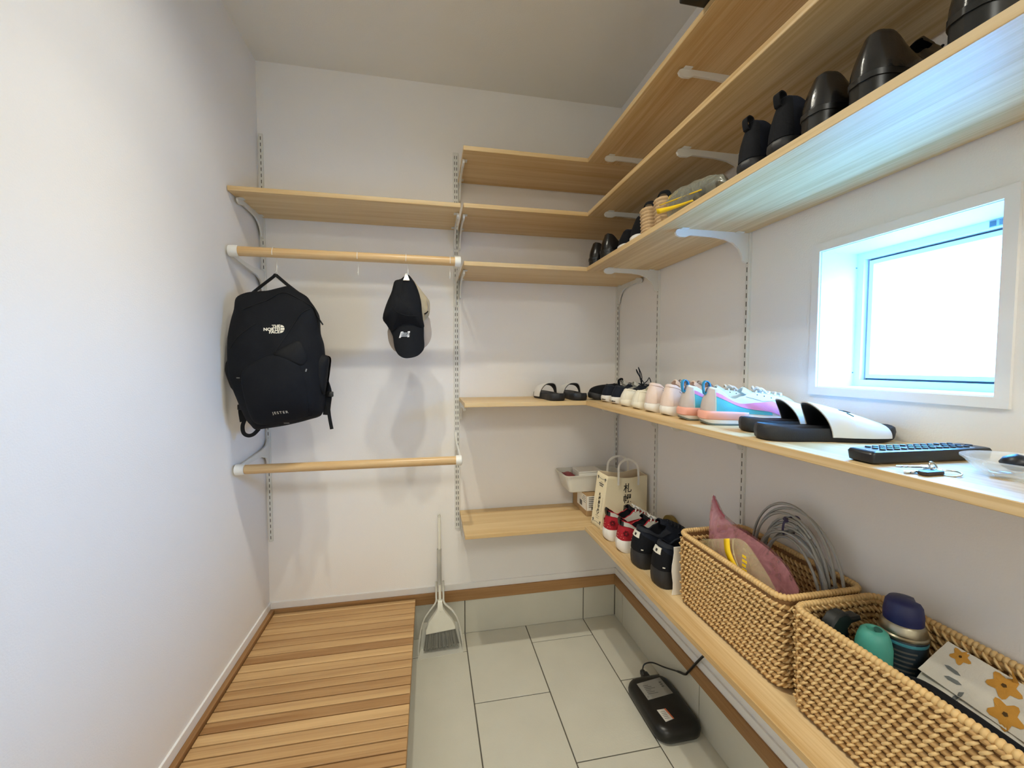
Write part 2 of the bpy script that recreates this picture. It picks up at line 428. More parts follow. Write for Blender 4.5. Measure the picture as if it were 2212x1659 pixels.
# ------------------------------------------------------------------ hanging rods
YR = -.31
def rod(label, z, arm):
    t = thing('hanging_rod', label, 'rod', (.42, YR, z), group='wooden hanging rods')
    pts = [(.040, YR, z), (.804, YR, z)]
    MB().tube(pts, .0172, 28).build('pole', M['rodwood'], t, world=True, smooth=40)
    for x0, x1 in ((.0075, .040), (.804, .8285)):
        m = MB(); xi, xo = (x1, x0) if x0 < .3 else (x0, x1); s = 1 if xi > xo else -1
        rows = []
        for x, r in ((xi, .0172), (xi, .0202), (xo+s*.006, .0207), (xo+s*.002, .0195), (xo, .016), (xo, .001)):
            rows.append([(x, YR+r*math.cos(2*PI*j/28), z+r*math.sin(2*PI*j/28)) for j in range(28)])
        m.grid(rows, close_v=True, cap=True).build('end_cap', M['plastic_w'], t, world=True, smooth=40)
    for x in (.0145, .8225):
        MB().prism(arm, x-.0035, x+.0035, 'x').build('bracket', M['metal_w'], t, world=True, smooth=35)
up_arm = [(-.300, 1.699), (-.290, 1.703), (-.20, 1.694), (-.12, 1.692), (-.06, 1.697), (-.009, 1.70), (-.009, 1.575), (-.018, 1.572), (-.026, 1.60), (-.036, 1.632), (-.055, 1.655), (-.09, 1.668), (-.20, 1.677), (-.295, 1.688)]
lo_arm = [(-.300, .932), (-.20, .939), (-.09, .947), (-.04, .957), (-.018, .972), (-.009, .985), (-.009, .862), (-.018, .860), (-.026, .885), (-.04, .905), (-.09, .920), (-.20, .922), (-.300, .912)]
rod('upper wooden rod with white end caps, the backpack and caps hang from it', 1.7075, up_arm)
rod('lower wooden rod with white end caps, nothing hanging from it', .9208, lo_arm)

# thin white S-hooks on the upper rod
def hook(x, label, zb, tw=0.0):
    t = thing('hook', label, 'hook', (x, YR, 1.7275), group='thin white hooks on the upper rod')
    z = 1.7075; R = .0188; pts = []
    for i in range(13):
        a = math.radians(215 - i*20)
        pts.append((x + tw*(i/12-.5)*.004, YR + R*math.cos(a), z + R*math.sin(a)))
    pts += [(x+tw*.004, YR+R*.8, z-.02), (x+tw*.006, YR+.004, zb+.012)]
    for i in range(9):
        a = math.radians(20 - i*25)
        pts.append((x+tw*.006, YR+.0005-.0075*math.cos(a+PI), zb+.0075+.0075*math.sin(a)))
    MB().tube(smooth_path(pts, 3), .00115, 6).build('wire', M['plastic_w'], t, world=True, smooth=60)
    b = MB()
    p = pts[-1]
    b.tube([(p[0], p[1], p[2]-.0015), (p[0], p[1], p[2]+.0015)], .0020, 8).build('tip', M['plastic_w'], t, world=True, smooth=60)
hook(.155, 'thin white hook on the rod carrying the black backpack', 1.632, 1)
hook(.4428, 'thin white hook hanging empty mid rod, between backpack and caps', 1.641)
hook(.6198, 'thin white hook on the rod carrying the two caps', 1.646, 1)
hook(.7851, 'thin white hook hanging empty beside the right end cap', 1.641)
# ------------------------------------------------------------------ soft shapes from an outline
def dense(out, n=3): return [(p.x, p.y) for p in smooth_path([(a, b, 0) for a, b in out], n, True)]
def blob(out, ff, fb, cen=None, rings=(1, .965, .9, .8, .66, .5, .33, .16), n=3):
    """out: (x, z) outline; ff(r, x, z) and fb(r, x, z) give the y of the front and the back at ring r (1 = edge)"""
    O = dense(out, n); cx = sum(p[0] for p in O)/len(O); cz = sum(p[1] for p in O)/len(O)
    if cen: cx, cz = cen
    m = MB()
    for f, flip in ((ff, False), (fb, True)):
        rows = []
        for r in rings:
            rows.append([(cx+(x-cx)*r, f(r, cx+(x-cx)*r, cz+(z-cz)*r), cz+(z-cz)*r) for x, z in O])
        m.grid(rows, close_v=True)
        c = m.bm.verts.new((cx, f(0, cx, cz), cz)); m.bm.verts.ensure_lookup_table()
        last = [v for v in m.bm.verts][-1-len(O):-1]
        for j in range(len(O)): m.bm.faces.new((last[j], last[(j+1) % len(O)], c))
    bmesh.ops.remove_doubles(m.bm, verts=m.bm.verts[:], dist=1e-5)
    return m
def dome(r, p=2.2, q=1.9): return max(0, 1-r**p)**(1/q)
def bvh_of(mb): return BVHTree.FromBMesh(mb.bm)
def drape(b, tree, off=.0012, d=Vector((0, 1, 0)), far=1.0):
    """push a mesh that lies in front of a surface onto it along d"""
    for v in b.verts:
        h = tree.ray_cast(v.co - d*far, d)
        if h[0] is not None: v.co = h[0] - d*off
def drape_pts(pts, tree, off=.001, d=Vector((0, 1, 0)), far=1.0):
    out = []
    for p in pts:
        p = Vector(p); h = tree.ray_cast(p - d*far, d)
        out.append(h[0] - d*off if h[0] is not None else p)
    return out
def text_on(name, parent, m, body, size, c, tree=None, rot=None, off=.0012, thick=0, **kw):
    """flat lettering: c its centre, rot a 3x3 matrix whose columns are right, up and normal"""
    b = text_mesh(body, size, **kw)
    R = rot if rot is not None else Matrix(((1, 0, 0), (0, 0, -1), (0, 1, 0)))
    b.transform(Matrix.Translation(c) @ R.to_4x4())
    if tree is not None:
        bmesh.ops.subdivide_edges(b, edges=[e for e in b.edges if e.calc_length() > .004], cuts=1)
        drape(b, tree, off)
    mb = MB(); mb._take(b)
    return mb.build(name, m, parent, world=True)
def basis(right, upv):
    r_ = Vector(right).normalized(); u_ = Vector(upv); u_ = (u_ - r_*u_.dot(r_)).normalized(); n_ = r_.cross(u_)
    return Matrix((r_, u_, n_)).transposed()

# ------------------------------------------------------------------ backpack
BODY = [(.178, 1.579), (.141, 1.568), (.11, 1.564), (.07, 1.558), (.040, 1.54), (.033, 1.5), (.022, 1.459), (.012, 1.401), (.010, 1.331), (.010, 1.284), (.014, 1.247), (.027, 1.21), (.040, 1.172), (.051, 1.139), (.065, 1.105), (.078, 1.087), (.093, 1.07), (.115, 1.072), (.181, 1.081), (.237, 1.093), (.273, 1.103), (.298, 1.11), (.312, 1.121), (.32, 1.152), (.323, 1.198), (.325, 1.248), (.327, 1.291), (.325, 1.337), (.321, 1.382), (.311, 1.42), (.309, 1.477), (.298, 1.507), (.281, 1.533), (.268, 1.551), (.237, 1.57), (.206, 1.585)]
bp = thing('backpack', 'black backpack with white lettering hanging from the upper rod', 'backpack', (.165, -.33, 1.07))
def fold(x, z):
    v = Vector((x*9, z*6, 1.7)); w = Vector((x*26+z*8, z*15-x*12, 4.2))
    return .011*noise.noise(v) + .0045*noise.noise(w) + .006*abs(noise.noise(Vector((x*14+z*9, z*5-x*6, 9.1))))
def bff(r, x, z):
    k = dome(r, 3.2, 2.2)
    low = interp([(1.07, 1.08), (1.2, 1.12), (1.33, 1.0), (1.5, .72), (1.585, .45)], z)
    return -.335 - .085*k*low + fold(x, z)*min(1, 3*(1-r))
def bfb(r, x, z): return -.335 + .062*dome(r, 4, 2.5)
b = blob(BODY, bff, bfb, rings=(1, .985, .955, .91, .85, .77, .67, .56, .44, .32, .2, .1), n=4)
btree = bvh_of(b)
b.build('body', M['blackfab'], bp, world=True, smooth=60)
# lower front pocket, side pockets: thin swollen pieces on the body
def swollen(name, out, amt, m, y0=-.70):
    O = dense(out, 4); cx = sum(p[0] for p in O)/len(O); cz = sum(p[1] for p in O)/len(O); mb = MB(); rows = []
    for r in (1, .97, .9, .75, .55, .3, .1):
        row = []
        for x, z in O:
            X, Z = cx+(x-cx)*r, cz+(z-cz)*r
            h = btree.ray_cast(Vector((X, -1, Z)), Vector((0, 1, 0)))
            y = h[0].y if h[0] is not None else -.335
            row.append((X, y + (.002 if r == 1 else -amt*dome(r, 2.5, 2.5)) + .4*fold(X+.3, Z), Z))
        rows.append(row)
    mb.grid(rows, close_v=True)
    mb.bm.faces.new([v for v in mb.bm.verts][-len(O):])
    return mb.build(name, m, bp, world=True, smooth=60)
swollen('front_pocket', [(.075, 1.26), (.10, 1.30), (.18, 1.337), (.25, 1.31), (.275, 1.27), (.285, 1.20), (.285, 1.14), (.262, 1.112), (.19, 1.095), (.12, 1.092), (.097, 1.12), (.082, 1.19)], .016, M['blackfab'])
swollen('front_flap', [(.181, 1.339), (.205, 1.358), (.253, 1.387), (.278, 1.36), (.285, 1.325), (.268, 1.30), (.225, 1.318)], .008, M['blackfab2'])
for nm_, P, dy in (('side_pocket', [(.012, 1.318), (.0045, 1.293), (.006, 1.273), (.014, 1.247), (.028, 1.212), (.063, 1.20), (.081, 1.269), (.079, 1.324), (.043, 1.335)], 0),
                   ('side_pocket', [(.288, 1.344), (.33, 1.338), (.345, 1.327), (.342, 1.291), (.336, 1.248), (.326, 1.195), (.305, 1.21), (.27, 1.268), (.262, 1.306)], 0)):
    blob(P, lambda r, x, z: -.352 - .030*dome(r, 2.2, 2)+.6*fold(x, z), lambda r, x, z: -.325+.02*dome(r)).build(nm_, M['blackfab2'], bp, world=True, smooth=60)
# carrying loop pulled taut over the hook
lp = smooth_path([(.066, -.30, 1.553), (.112, -.307, 1.590), (.150, -.310, 1.621), (.157, -.310, 1.629), (.166, -.310, 1.622), (.202, -.307, 1.590), (.240, -.30, 1.560)], 5)
MB().tube(lp, [.0078]*len(lp), 8, flat=.55).build('carrying_loop', M['blackfab2'], bp, world=True, smooth=60)
# seams
for P in ([(.075, 1.49), (.119, 1.513), (.155, 1.53), (.196, 1.558), (.25, 1.537), (.285, 1.515)], [(.288, 1.505), (.262, 1.485), (.238, 1.445), (.215, 1.40), (.182, 1.34)],
          [(.04, 1.36), (.067, 1.396), (.12, 1.443)], [(.07, 1.25), (.09, 1.20), (.107, 1.171), (.128, 1.142)], [(.12, 1.087), (.192, 1.098), (.29, 1.122)]):
    q = drape_pts([(p.x, -.6, p.z) for p in smooth_path([(x, 0, z) for x, z in P], 6)], btree, .0004)
    MB().tube(q, .0022, 6).build('seam', M['blackfab2'], bp, world=True, smooth=60)
# straps below
def strap(pts, w, name, th=.0025):
    q = smooth_path(pts, 5); mb = MB(); rows = []
    for i, p in enumerate(q):
        t = (q[min(i+1, len(q)-1)]-q[max(i-1, 0)]).normalized(); s_ = t.cross(Vector((0, 1, 0)))
        s_ = s_.normalized() if s_.length > 1e-4 else Vector((1, 0, 0)); nn = t.cross(s_).normalized()
        rows.append([p+s_*w/2+nn*th/2, p-s_*w/2+nn*th/2, p-s_*w/2-nn*th/2, p+s_*w/2-nn*th/2])
    mb.grid(rows, close_v=True, cap=True); return mb.build(name, M['blackfab2'], bp, world=True)
strap([(.062, -.29, 1.20), (.040, -.30, 1.165), (.036, -.31, 1.140), (.046, -.325, 1.10)], .026, 'shoulder_strap')
strap([(.052, -.325, 1.112), (.044, -.33, 1.085), (.048, -.335, 1.060), (.062, -.335, 1.049), (.080, -.335, 1.053), (.097, -.33, 1.072)], .013, 'strap_loop')
strap([(.312, -.29, 1.25), (.328, -.30, 1.20), (.326, -.31, 1.155), (.322, -.315, 1.115)], .024, 'shoulder_strap')
strap([(.330, -.318, 1.155), (.334, -.32, 1.11), (.342, -.322, 1.062)], .012, 'strap_end')
MB().box(.327, .349, -.322, -.312, 1.183, 1.203, .003, 2).build('buckle', M['black'], bp, world=True, smooth=40)
MB().box(.024, .047, -.322, -.312, 1.140, 1.160, .003, 2).build('buckle', M['black'], bp, world=True, smooth=40)
MB().tube(smooth_path([(.326, -.33, 1.248), (.337, -.33, 1.232), (.338, -.33, 1.212), (.331, -.328, 1.196)], 5), .0016, 6).build('cord', M['blackfab2'], bp, world=True, smooth=60)
MB().tube(smooth_path([(.280, -.352, 1.518), (.300, -.356, 1.503), (.309, -.36, 1.478), (.327, -.36, 1.447)], 5), [.0035]*10+[.0028]*6, 6).build('zip_pull', M['blackfab2'], bp, world=True, smooth=60)
M['reflect'] = mat('grey_reflective_tab', '6E6C68', .5)
for x, z, w, h, a in ((.067, 1.2585, .012, .003, 0), (.281, 1.284, .004, .010, .2), (.203, 1.0955, .016, .004, .1)):
    bm_ = bmesh.new(); bmesh.ops.create_grid(bm_, x_segments=2, y_segments=2, size=.5)
    bm_.transform(Matrix.Translation((x, -.6, z)) @ Matrix.Rotation(a, 4, 'Y') @ Matrix(((w, 0, 0, 0), (0, 0, 1, 0), (0, h, 0, 0), (0, 0, 0, 1))))
    bpf = next(o for o in bp.children if o.name.startswith('front_pocket'))
    drape(bm_, btree, .017 if .08 < x < .28 and z < 1.2 and z > 1.1 else .004)
    mb = MB(); mb._take(bm_); mb.build('tab', M['reflect'], bp, world=True)
# emblem: three right-aligned words and a quarter dome cut by two arcs
tilt = basis((1, 0, .06), (-.06, 0, 1))
EX, EZ = .1985, 1.4265
for i, wd_ in enumerate(('THE', 'NORTH', 'FACE')):
    text_on('lettering', bp, M['print_w'], wd_, .0142, (EX-.0015, -.8, EZ+.0096-.0098*i), btree, tilt, .0014, align='RIGHT', bold=.0006, space=1.0)
for a0, a1 in ((.0, .30), (.36, .64), (.70, 1.0)):
    mb = MB(); Rr = .0145; rows = []
    for i in range(7):
        for_ = []
        z = lerp(a1, a0, i/6)
    # slices of a half-dome
    rows = []
    for i in range(6):
        z = -Rr + 2*Rr*lerp(a0, a1, i/5)
        w = math.sqrt(max(0, Rr*Rr - z*z))*.86
        rows.append([(EX + w*j/4, -.8, EZ + z + .05*w*j/4) for j in range(5)])
    mb.grid(rows); bb = mb.bm; drape(bb, btree, .0013)
    mb.build('emblem', M['print_w'], bp, world=True)
fp = None
dg_ = None
text_on('lettering', bp, M['print_w'], 'JESTER', .0125, (.199, -.8, 1.1385), None, tilt, align='CENTER', bold=.0001, space=1.35)
jl = [o for o in bp.children if o.name.startswith('lettering')][-1]
pk = next(o for o in bp.children if o.name.startswith('front_pocket'))
mw = world_of(bp); ptree = BVHTree.FromPolygons([mw @ v.co for v in pk.data.vertices], [tuple(p.vertices) for p in pk.data.polygons])
for v in jl.data.vertices:
    p = mw @ v.co; h = ptree.ray_cast(Vector((p.x, -1, p.z)), Vector((0, 1, 0)))
    if h[0] is not None: v.co = mw.inverted() @ (h[0] - Vector((0, .0014, 0)))

# ------------------------------------------------------------------ two caps on a clip
def sheet(out, yf, th, n=3):
    O = dense(out, n); cx = sum(p[0] for p in O)/len(O); cz = sum(p[1] for p in O)/len(O); m = MB()
    rows = [[(cx+(x-cx)*r, yf(cx+(x-cx)*r, cz+(z-cz)*r), cz+(z-cz)*r) for x, z in O] for r in (1, .85, .65, .4, .15)]
    k = len(O)
    for s_ in (0, th):
        R = [[(p[0], p[1]+s_, p[2]) for p in row] for row in rows]
        m.grid(R, close_v=True)
        m.bm.verts.ensure_lookup_table(); m.bm.faces.new(m.bm.verts[-k:])
    m.grid([rows[0], [(p[0], p[1]+th, p[2]) for p in rows[0]]], close_v=True)
    bmesh.ops.remove_doubles(m.bm, verts=m.bm.verts[:], dist=1e-6)
    return m
CROWN = [(.62, 1.648), (.6, 1.631), (.577, 1.623), (.569, 1.601), (.563, 1.577), (.543, 1.531), (.53, 1.48), (.544, 1.455), (.561, 1.43), (.578, 1.435), (.623, 1.445), (.681, 1.444), (.680, 1.478), (.677, 1.504), (.672, 1.555), (.657, 1.605), (.635, 1.640)]
BRIM = [(.557, 1.439), (.567, 1.411), (.571, 1.381), (.576, 1.361), (.588, 1.341), (.608, 1.329), (.632, 1.329), (.66, 1.338), (.68, 1.359), (.6845, 1.378), (.683, 1.413), (.680, 1.462), (.649, 1.462), (.611, 1.458), (.579, 1.450)]
def capfold(x, z, s): return .006*noise.noise(Vector((x*22, z*14, s))) + .0025*noise.noise(Vector((x*50, z*40, s)))
ck = thing('baseball_cap', 'black baseball cap with small white label on its brim, hanging in front', 'cap', (.62, -.33, 1.33), group='caps on the upper rod')
c = blob(CROWN, lambda r, x, z: -.318-.042*dome(r, 2.2, 1.8)*interp([(1.43, .8), (1.5, 1.1), (1.6, .7)], z)+capfold(x, z, 1), lambda r, x, z: -.318+.012*dome(r))
ctree = bvh_of(c); c.build('crown', M['blackfab'], ck, world=True, smooth=70)
bf = lambda x, z: -.338 - .016*max(0, (1.46-z)/.13) + .022*((x-.625)/.06)**2
s_ = sheet(BRIM, bf, .003); stree = bvh_of(s_); s_.build('brim', M['blackfab'], ck, world=True, smooth=50)
for P in ([(.612, 1.635), (.600, 1.58), (.592, 1.52), (.600, 1.455)], [(.57, 1.52), (.585, 1.50), (.62, 1.488), (.66, 1.487)]):
    q = drape_pts([(p.x, -.6, p.z) for p in smooth_path([(x, 0, z) for x, z in P], 6)], ctree, .0002)
    MB().tube(q, .0013, 6).build('seam', M['blackfab2'], ck, world=True, smooth=60)
def patch(poly, m, off, name, parent, tree):
    b = bmesh.new(); V = [b.verts.new((x, -.8, z)) for x, z in poly]; f = b.faces.new(V)
    r = bmesh.ops.extrude_face_region(b, geom=[f])
    drape(b, tree, off)
    for v in [g for g in r['geom'] if isinstance(g, bmesh.types.BMVert)]: v.co.y -= .0008
    mb = MB(); mb._take(b); return mb.build(name, m, parent, world=True)
M['lab'] = mat('label_cloth', 'D9DADC', .6, var=.02); M['labgrey'] = mat('label_print', '8C9096', .6, var=.03)
pl = patch([(.598, 1.4285), (.632, 1.4305), (.6285, 1.408), (.5905, 1.405)], M['lab'], .0006, 'label', ck, stree)
m = MB()
bq = MB()
for i in range(9):
    x = .5985 + i*.0028
    bq.faces([(x-.001, -.8, 1.409), (x+.0010, -.8, 1.409), (x+.0035, -.8, 1.4255), (x+.0015, -.8, 1.4255)], [(0, 1, 2, 3)])
drape(bq.bm, stree, .0022); bq.build('label_print', M['labgrey'], pl, world=False) if False else bq.build('label_print', M['labgrey'], ck, world=True)
text_on('label_print', ck, M['black'], 'F2', .013, (.6245, -.8, 1.4195), stree, None, .0022, shear=.2, bold=.0003)

cb = thing('baseball_cap', 'beige baseball cap with taupe brim, hanging behind the black cap', 'cap', (.63, -.28, 1.35), group='caps on the upper rod')
BCROWN = [(.623, 1.646), (.644, 1.636), (.656, 1.621), (.682, 1.588), (.7, 1.565), (.706, 1.552), (.707, 1.53), (.705, 1.509), (.699, 1.493), (.673, 1.456), (.596, 1.454), (.572, 1.48), (.587, 1.584), (.603, 1.629)]
BBRIM = [(.545, 1.443), (.544, 1.415), (.549, 1.389), (.562, 1.365), (.58, 1.353), (.62, 1.347), (.659, 1.358), (.688, 1.374), (.706, 1.398), (.7125, 1.425), (.710, 1.457), (.699, 1.496), (.647, 1.492), (.571, 1.475)]
blob(BCROWN, lambda r, x, z: -.272-.022*dome(r)+1.4*capfold(x, z, 7), lambda r, x, z: -.272+.022*dome(r)).build('crown', M['beige'], cb, world=True, smooth=70)
sheet(BBRIM, lambda x, z: -.288 - .004*max(0, (1.46-z)/.13) + .016*((x-.628)/.08)**2, .003).build('brim', M['greybrim'], cb, world=True, smooth=50)
MB().tube(smooth_path([(.692, -.283, 1.562), (.700, -.285, 1.53), (.686, -.290, 1.49)], 5), .0018, 6).build('seam', M['greybrim'], cb, world=True, smooth=60)
MB().tube(smooth_path([(.685, -.290, 1.503), (.694, -.2925, 1.508), (.699, -.290, 1.514)], 4), .0022, 6).build('strap_end', M['blackfab'], cb, world=True, smooth=60)

cl = thing('clip', 'small silver spring clip holding the two caps on their hook', 'clip', (.62, -.335, 1.62))
m = MB(); m.prism([(.6105, 1.6205), (.630, 1.6205), (.6315, 1.6245), (.6235, 1.647), (.6175, 1.647), (.6095, 1.6245)], -.3405, -.3375, 'y')
m.build('jaw', M['chrome'], cl, world=True)
MB().prism([(.6105, 1.6205), (.630, 1.6205), (.6315, 1.6245), (.6235, 1.647), (.6175, 1.647), (.6095, 1.6245)], -.262, -.259, 'y').build('jaw', M['chrome'], cl, world=True)
MB().tube([(.6205, -.341, 1.6445), (.6205, -.30, 1.6485), (.6205, -.2585, 1.6445)], .0032, 10).build('spring', M['chrome'], cl, world=True, smooth=50)
MB().tube([(.6085, -.3425, 1.6215), (.632, -.3425, 1.6215)], .0023, 8).build('lip', M['chrome'], cl, world=True, smooth=50)

# ------------------------------------------------------------------ broom and dustpan leaning on the back wall
M['broomp'] = mat('ivory_plastic', 'DDDACB', .4, var=.02)
M['dustp'] = mat('pale_grey_plastic', 'CFCDC2', .35, var=.02)
M['sleeve'] = mat('grey_rubber', 'B5B3AA', .6, var=.03)
M['brist'] = mat('grey_bristles', '77766E', .8, var=.15, scale=200)
yb = lambda z: -.0205 - (.606-z)*.150
br = thing('broom', 'upright ivory broom with grey bristles leaning on the back wall', 'broom', (.742, -.1, .02))
MB().tube([(.742, yb(z), z) for z in (.604, .599, .50, .35, .205)], [.0045, .0066, .0066, .0066, .0075], 12).build('handle', M['broomp'], br, world=True, smooth=50)
MB().tube([(.742+.0055*math.cos(a), yb(.600)-.007, .5965+.0055*math.sin(a)) for a in [i*PI/8 for i in range(16)]], .0012, 5, closed=True).build('hanging_eye', M['sleeve'], br, world=True, smooth=60)
HEAD = [(.7315, .222), (.7525, .222), (.755, .191), (.766, .172), (.796, .136), (.812, .106), (.811, .095), (.676, .085), (.676, .102), (.690, .136), (.720, .172), (.7305, .191)]
O = HEAD
m = MB()
for th, ins in ((-.008, 0),): pass
fr = [(x, yb(z)-.010, z) for x, z in O]; bk = [(x, yb(z)+.006, z) for x, z in O]
ch = [(lerp(.742, x, .95), yb(z)-.0135, lerp(.14, z, .95)) for x, z in O]
m.grid([bk, fr, ch], close_v=True); m.bm.verts.ensure_lookup_table(); m.bm.faces.new(m.bm.verts[-len(O):]); m.bm.faces.new(m.bm.verts[:len(O)][::-1])
m.build('head', M['broomp'], br, world=True, smooth=35)
MB().tube([(.7435, yb(.18)-.0135, .180), (.7435, yb(.18)-.0165, .180)], .0035, 10).build('rivet', M['broomp'], br, world=True, smooth=50)
m = MB()
for row in range(3):
    for i in range(46):
        t = (i+.5)/46 + random.uniform(-.006, .006); x0 = lerp(.680, .808, t); z0 = lerp(.0865, .0955, t)
        x1 = lerp(.668, .826, t) + random.uniform(-.002, .002); z1 = lerp(.018, .026, t)+random.uniform(-.004, .004)
        yo = (row-1)*.0055
        a = (x0, yb(z0)-.002+yo, z0+.004); e = (x1, -.104+yo*1.6-.006, z1)
        m.faces([(a[0]-.0013, a[1], a[2]), (a[0]+.0013, a[1], a[2]), (e[0]+.0016, e[1], e[2]), (e[0]-.0016, e[1], e[2]),
                 (a[0]-.0013, a[1]+.003, a[2]), (a[0]+.0013, a[1]+.003, a[2]), (e[0]+.0016, e[1]+.004, e[2]), (e[0]-.0016, e[1]+.004, e[2])],
                [(0, 1, 2, 3), (5, 4, 7, 6), (0, 3, 7, 4), (1, 5, 6, 2), (3, 2, 6, 7)])
m.build('bristles', M['brist'], br, world=True, kind='stuff')

dp = thing('dustpan', 'white long-handled dustpan standing behind the broom by the deck', 'dustpan', (.742, -.09, 0))
MB().tube([(.7405, yb(.446)+.0012, .446), (.7405, yb(.29)+.0012, .290)], .0102, 12, cap=False).build('grip_sleeve', M['sleeve'], dp, world=True, smooth=50)
def arm(pts):
    q = smooth_path(pts, 5); MB().tube(q, [lerp(.0062, .0032, i/(len(q)-1)) for i in range(len(q))], 8, flat=.7).build('arm', M['dustp'], dp, world=True, smooth=60)
arm([(.7262, yb(.31)+.006, .300), (.7258, yb(.25)+.004, .240), (.723, -.080, .213), (.692, -.087, .176), (.668, -.093, .142), (.652, -.101, .086), (.6455, -.112, .028), (.6435, -.120, .004)])
arm([(.7578, yb(.31)+.006, .300), (.7582, yb(.25)+.004, .238), (.762, -.080, .207), (.798, -.083, .169), (.822, -.087, .127), (.836, -.093, .074), (.842, -.099, .028), (.843, -.103, .004)])
m = MB()   # the scoop: back, floor and two side walls
T = [(.664, -.082, .125), (.822, -.078, .110)]; B = [(.652, -.086, .004), (.838, -.080, .004)]; F = [(.6455, -.150, .0015), (.843, -.135, .0015)]
def slab(q, th):
    n_ = (Vector(q[1])-Vector(q[0])).cross(Vector(q[3])-Vector(q[0])).normalized()*th
    m.faces([*q, *[tuple(Vector(p)+n_) for p in q]], [(0, 1, 2, 3), (7, 6, 5, 4), (0, 4, 5, 1), (1, 5, 6, 2), (2, 6, 7, 3), (3, 7, 4, 0)])
slab([T[0], T[1], B[1], B[0]], .002); slab([B[0], B[1], F[1], F[0]], .002)
slab([T[0], B[0], F[0], (.646, -.125, .03)], .002); slab([T[1], B[1], F[1], (.843, -.112, .03)], .002)
m.build('scoop', M['dustp'], dp, world=True)

# ------------------------------------------------------------------ black device on the tiles with its cord
dv = thing('shoe_dryer', 'flat black rounded appliance with grey label lying on the floor tiles', 'appliance', (1.548, -.61, 0))
def rrect(x0, x1, y0, y1, r, n=7):
    P = []
    for cx_, cy_, a0 in ((x1-r, y1-r, 0), (x0+r, y1-r, PI/2), (x0+r, y0+r, PI), (x1-r, y0+r, 1.5*PI)):
        for i in range(n): P.append((cx_+r*math.cos(a0+PI/2*i/(n-1)), cy_+r*math.sin(a0+PI/2*i/(n-1))))
    return P
x0, x1, y0, y1 = 1.459, 1.6375, -.747, -.478
m = MB(); rows = []
for z, ins in ((0, .012), (.010, .002), (.024, 0), (.038, .003), (.047, .009), (.053, .020), (.055, .034)):
    rows.append([(a, b, z) for a, b in rrect(x0+ins, x1-ins, y0+ins, y1-ins, .048-ins*.7)])
m.grid(rows, close_v=True, cap=True).build('body', M['black'], dv, world=True, smooth=60)
M['glabel'] = mat('grey_rating_label', '8E8C85', .45, var=.04); M['wlabel'] = mat('white_sticker', 'D8D4CC', .5, var=.03)
M['orange'] = mat('orange_print', 'C4633A', .5); M['ink'] = mat('grey_ink', '5C5B58', .6); M['inkb'] = mat('black_ink', '221F1C', .6)
lb = MB().prism([(1.489, -.527), (1.596, -.513), (1.603, -.596), (1.493, -.608)], .0546, .0556, 'z').build('rating_label', M['glabel'], dv, world=True)
m = MB()
for i in range(6): m.box(1.507+.0, 1.507+.022+.010*(i % 3), -.543-.008*i, -.5405-.008*i, .0556, .0559)
for i in range(3): m.box(1.578, 1.588, -.540-.010*i, -.534-.010*i, .0556, .0559)
m.build('printed_lines', M['ink'], lb, world=True, kind='stuff')
MB().tube([(1.5005+.003*math.cos(a), -.594+.003*math.sin(a), .0558) for a in [i*PI/6 for i in range(12)]], .0005, 4, closed=True).build('printed_ring', M['ink'], lb, world=True)
lb = MB().prism([(1.500, -.655), (1.535, -.655), (1.541, -.700), (1.504, -.707)], .0546, .0556, 'z').build('small_sticker', M['wlabel'], dv, world=True)
MB().prism([(1.5285, -.655), (1.535, -.655), (1.541, -.700), (1.536, -.701)], .0556, .0559, 'z').build('orange_edge', M['orange'], lb, world=True)
m = MB()
for i in range(5): m.box(1.508, 1.526, -.667-.007*i, -.6655-.007*i, .0556, .0559)
m.build('printed_lines', M['ink'], lb, world=True, kind='stuff')
m = MB().box(1.548, 1.578, -.482, -.446, .010, .038, .006, 2).box(1.553, 1.573, -.450, -.432, .014, .034, .004, 2)
m.build('plug', M['black'], dv, world=True, smooth=40)
MB().tube([(1.552, -.463, .036), (1.549, -.452, .052)], [.005, .001], 8).build('plug_lug', M['black'], dv, world=True, smooth=40)
q = smooth_path([(1.563, -.436, .026), (1.578, -.424, .046), (1.605, -.440, .062), (1.625, -.500, .083), (1.630, -.585, .128), (1.630, -.628, .150), (1.630, -.650, .178), (1.6305, -.735, .300), (1.6315, -.850, .440), (1.632, -.950, .57)], 6)
MB().tube(q, [.0028]*24+[.0042]*(len(q)-24), 8).build('cord', M['black'], dv, world=True, smooth=60)
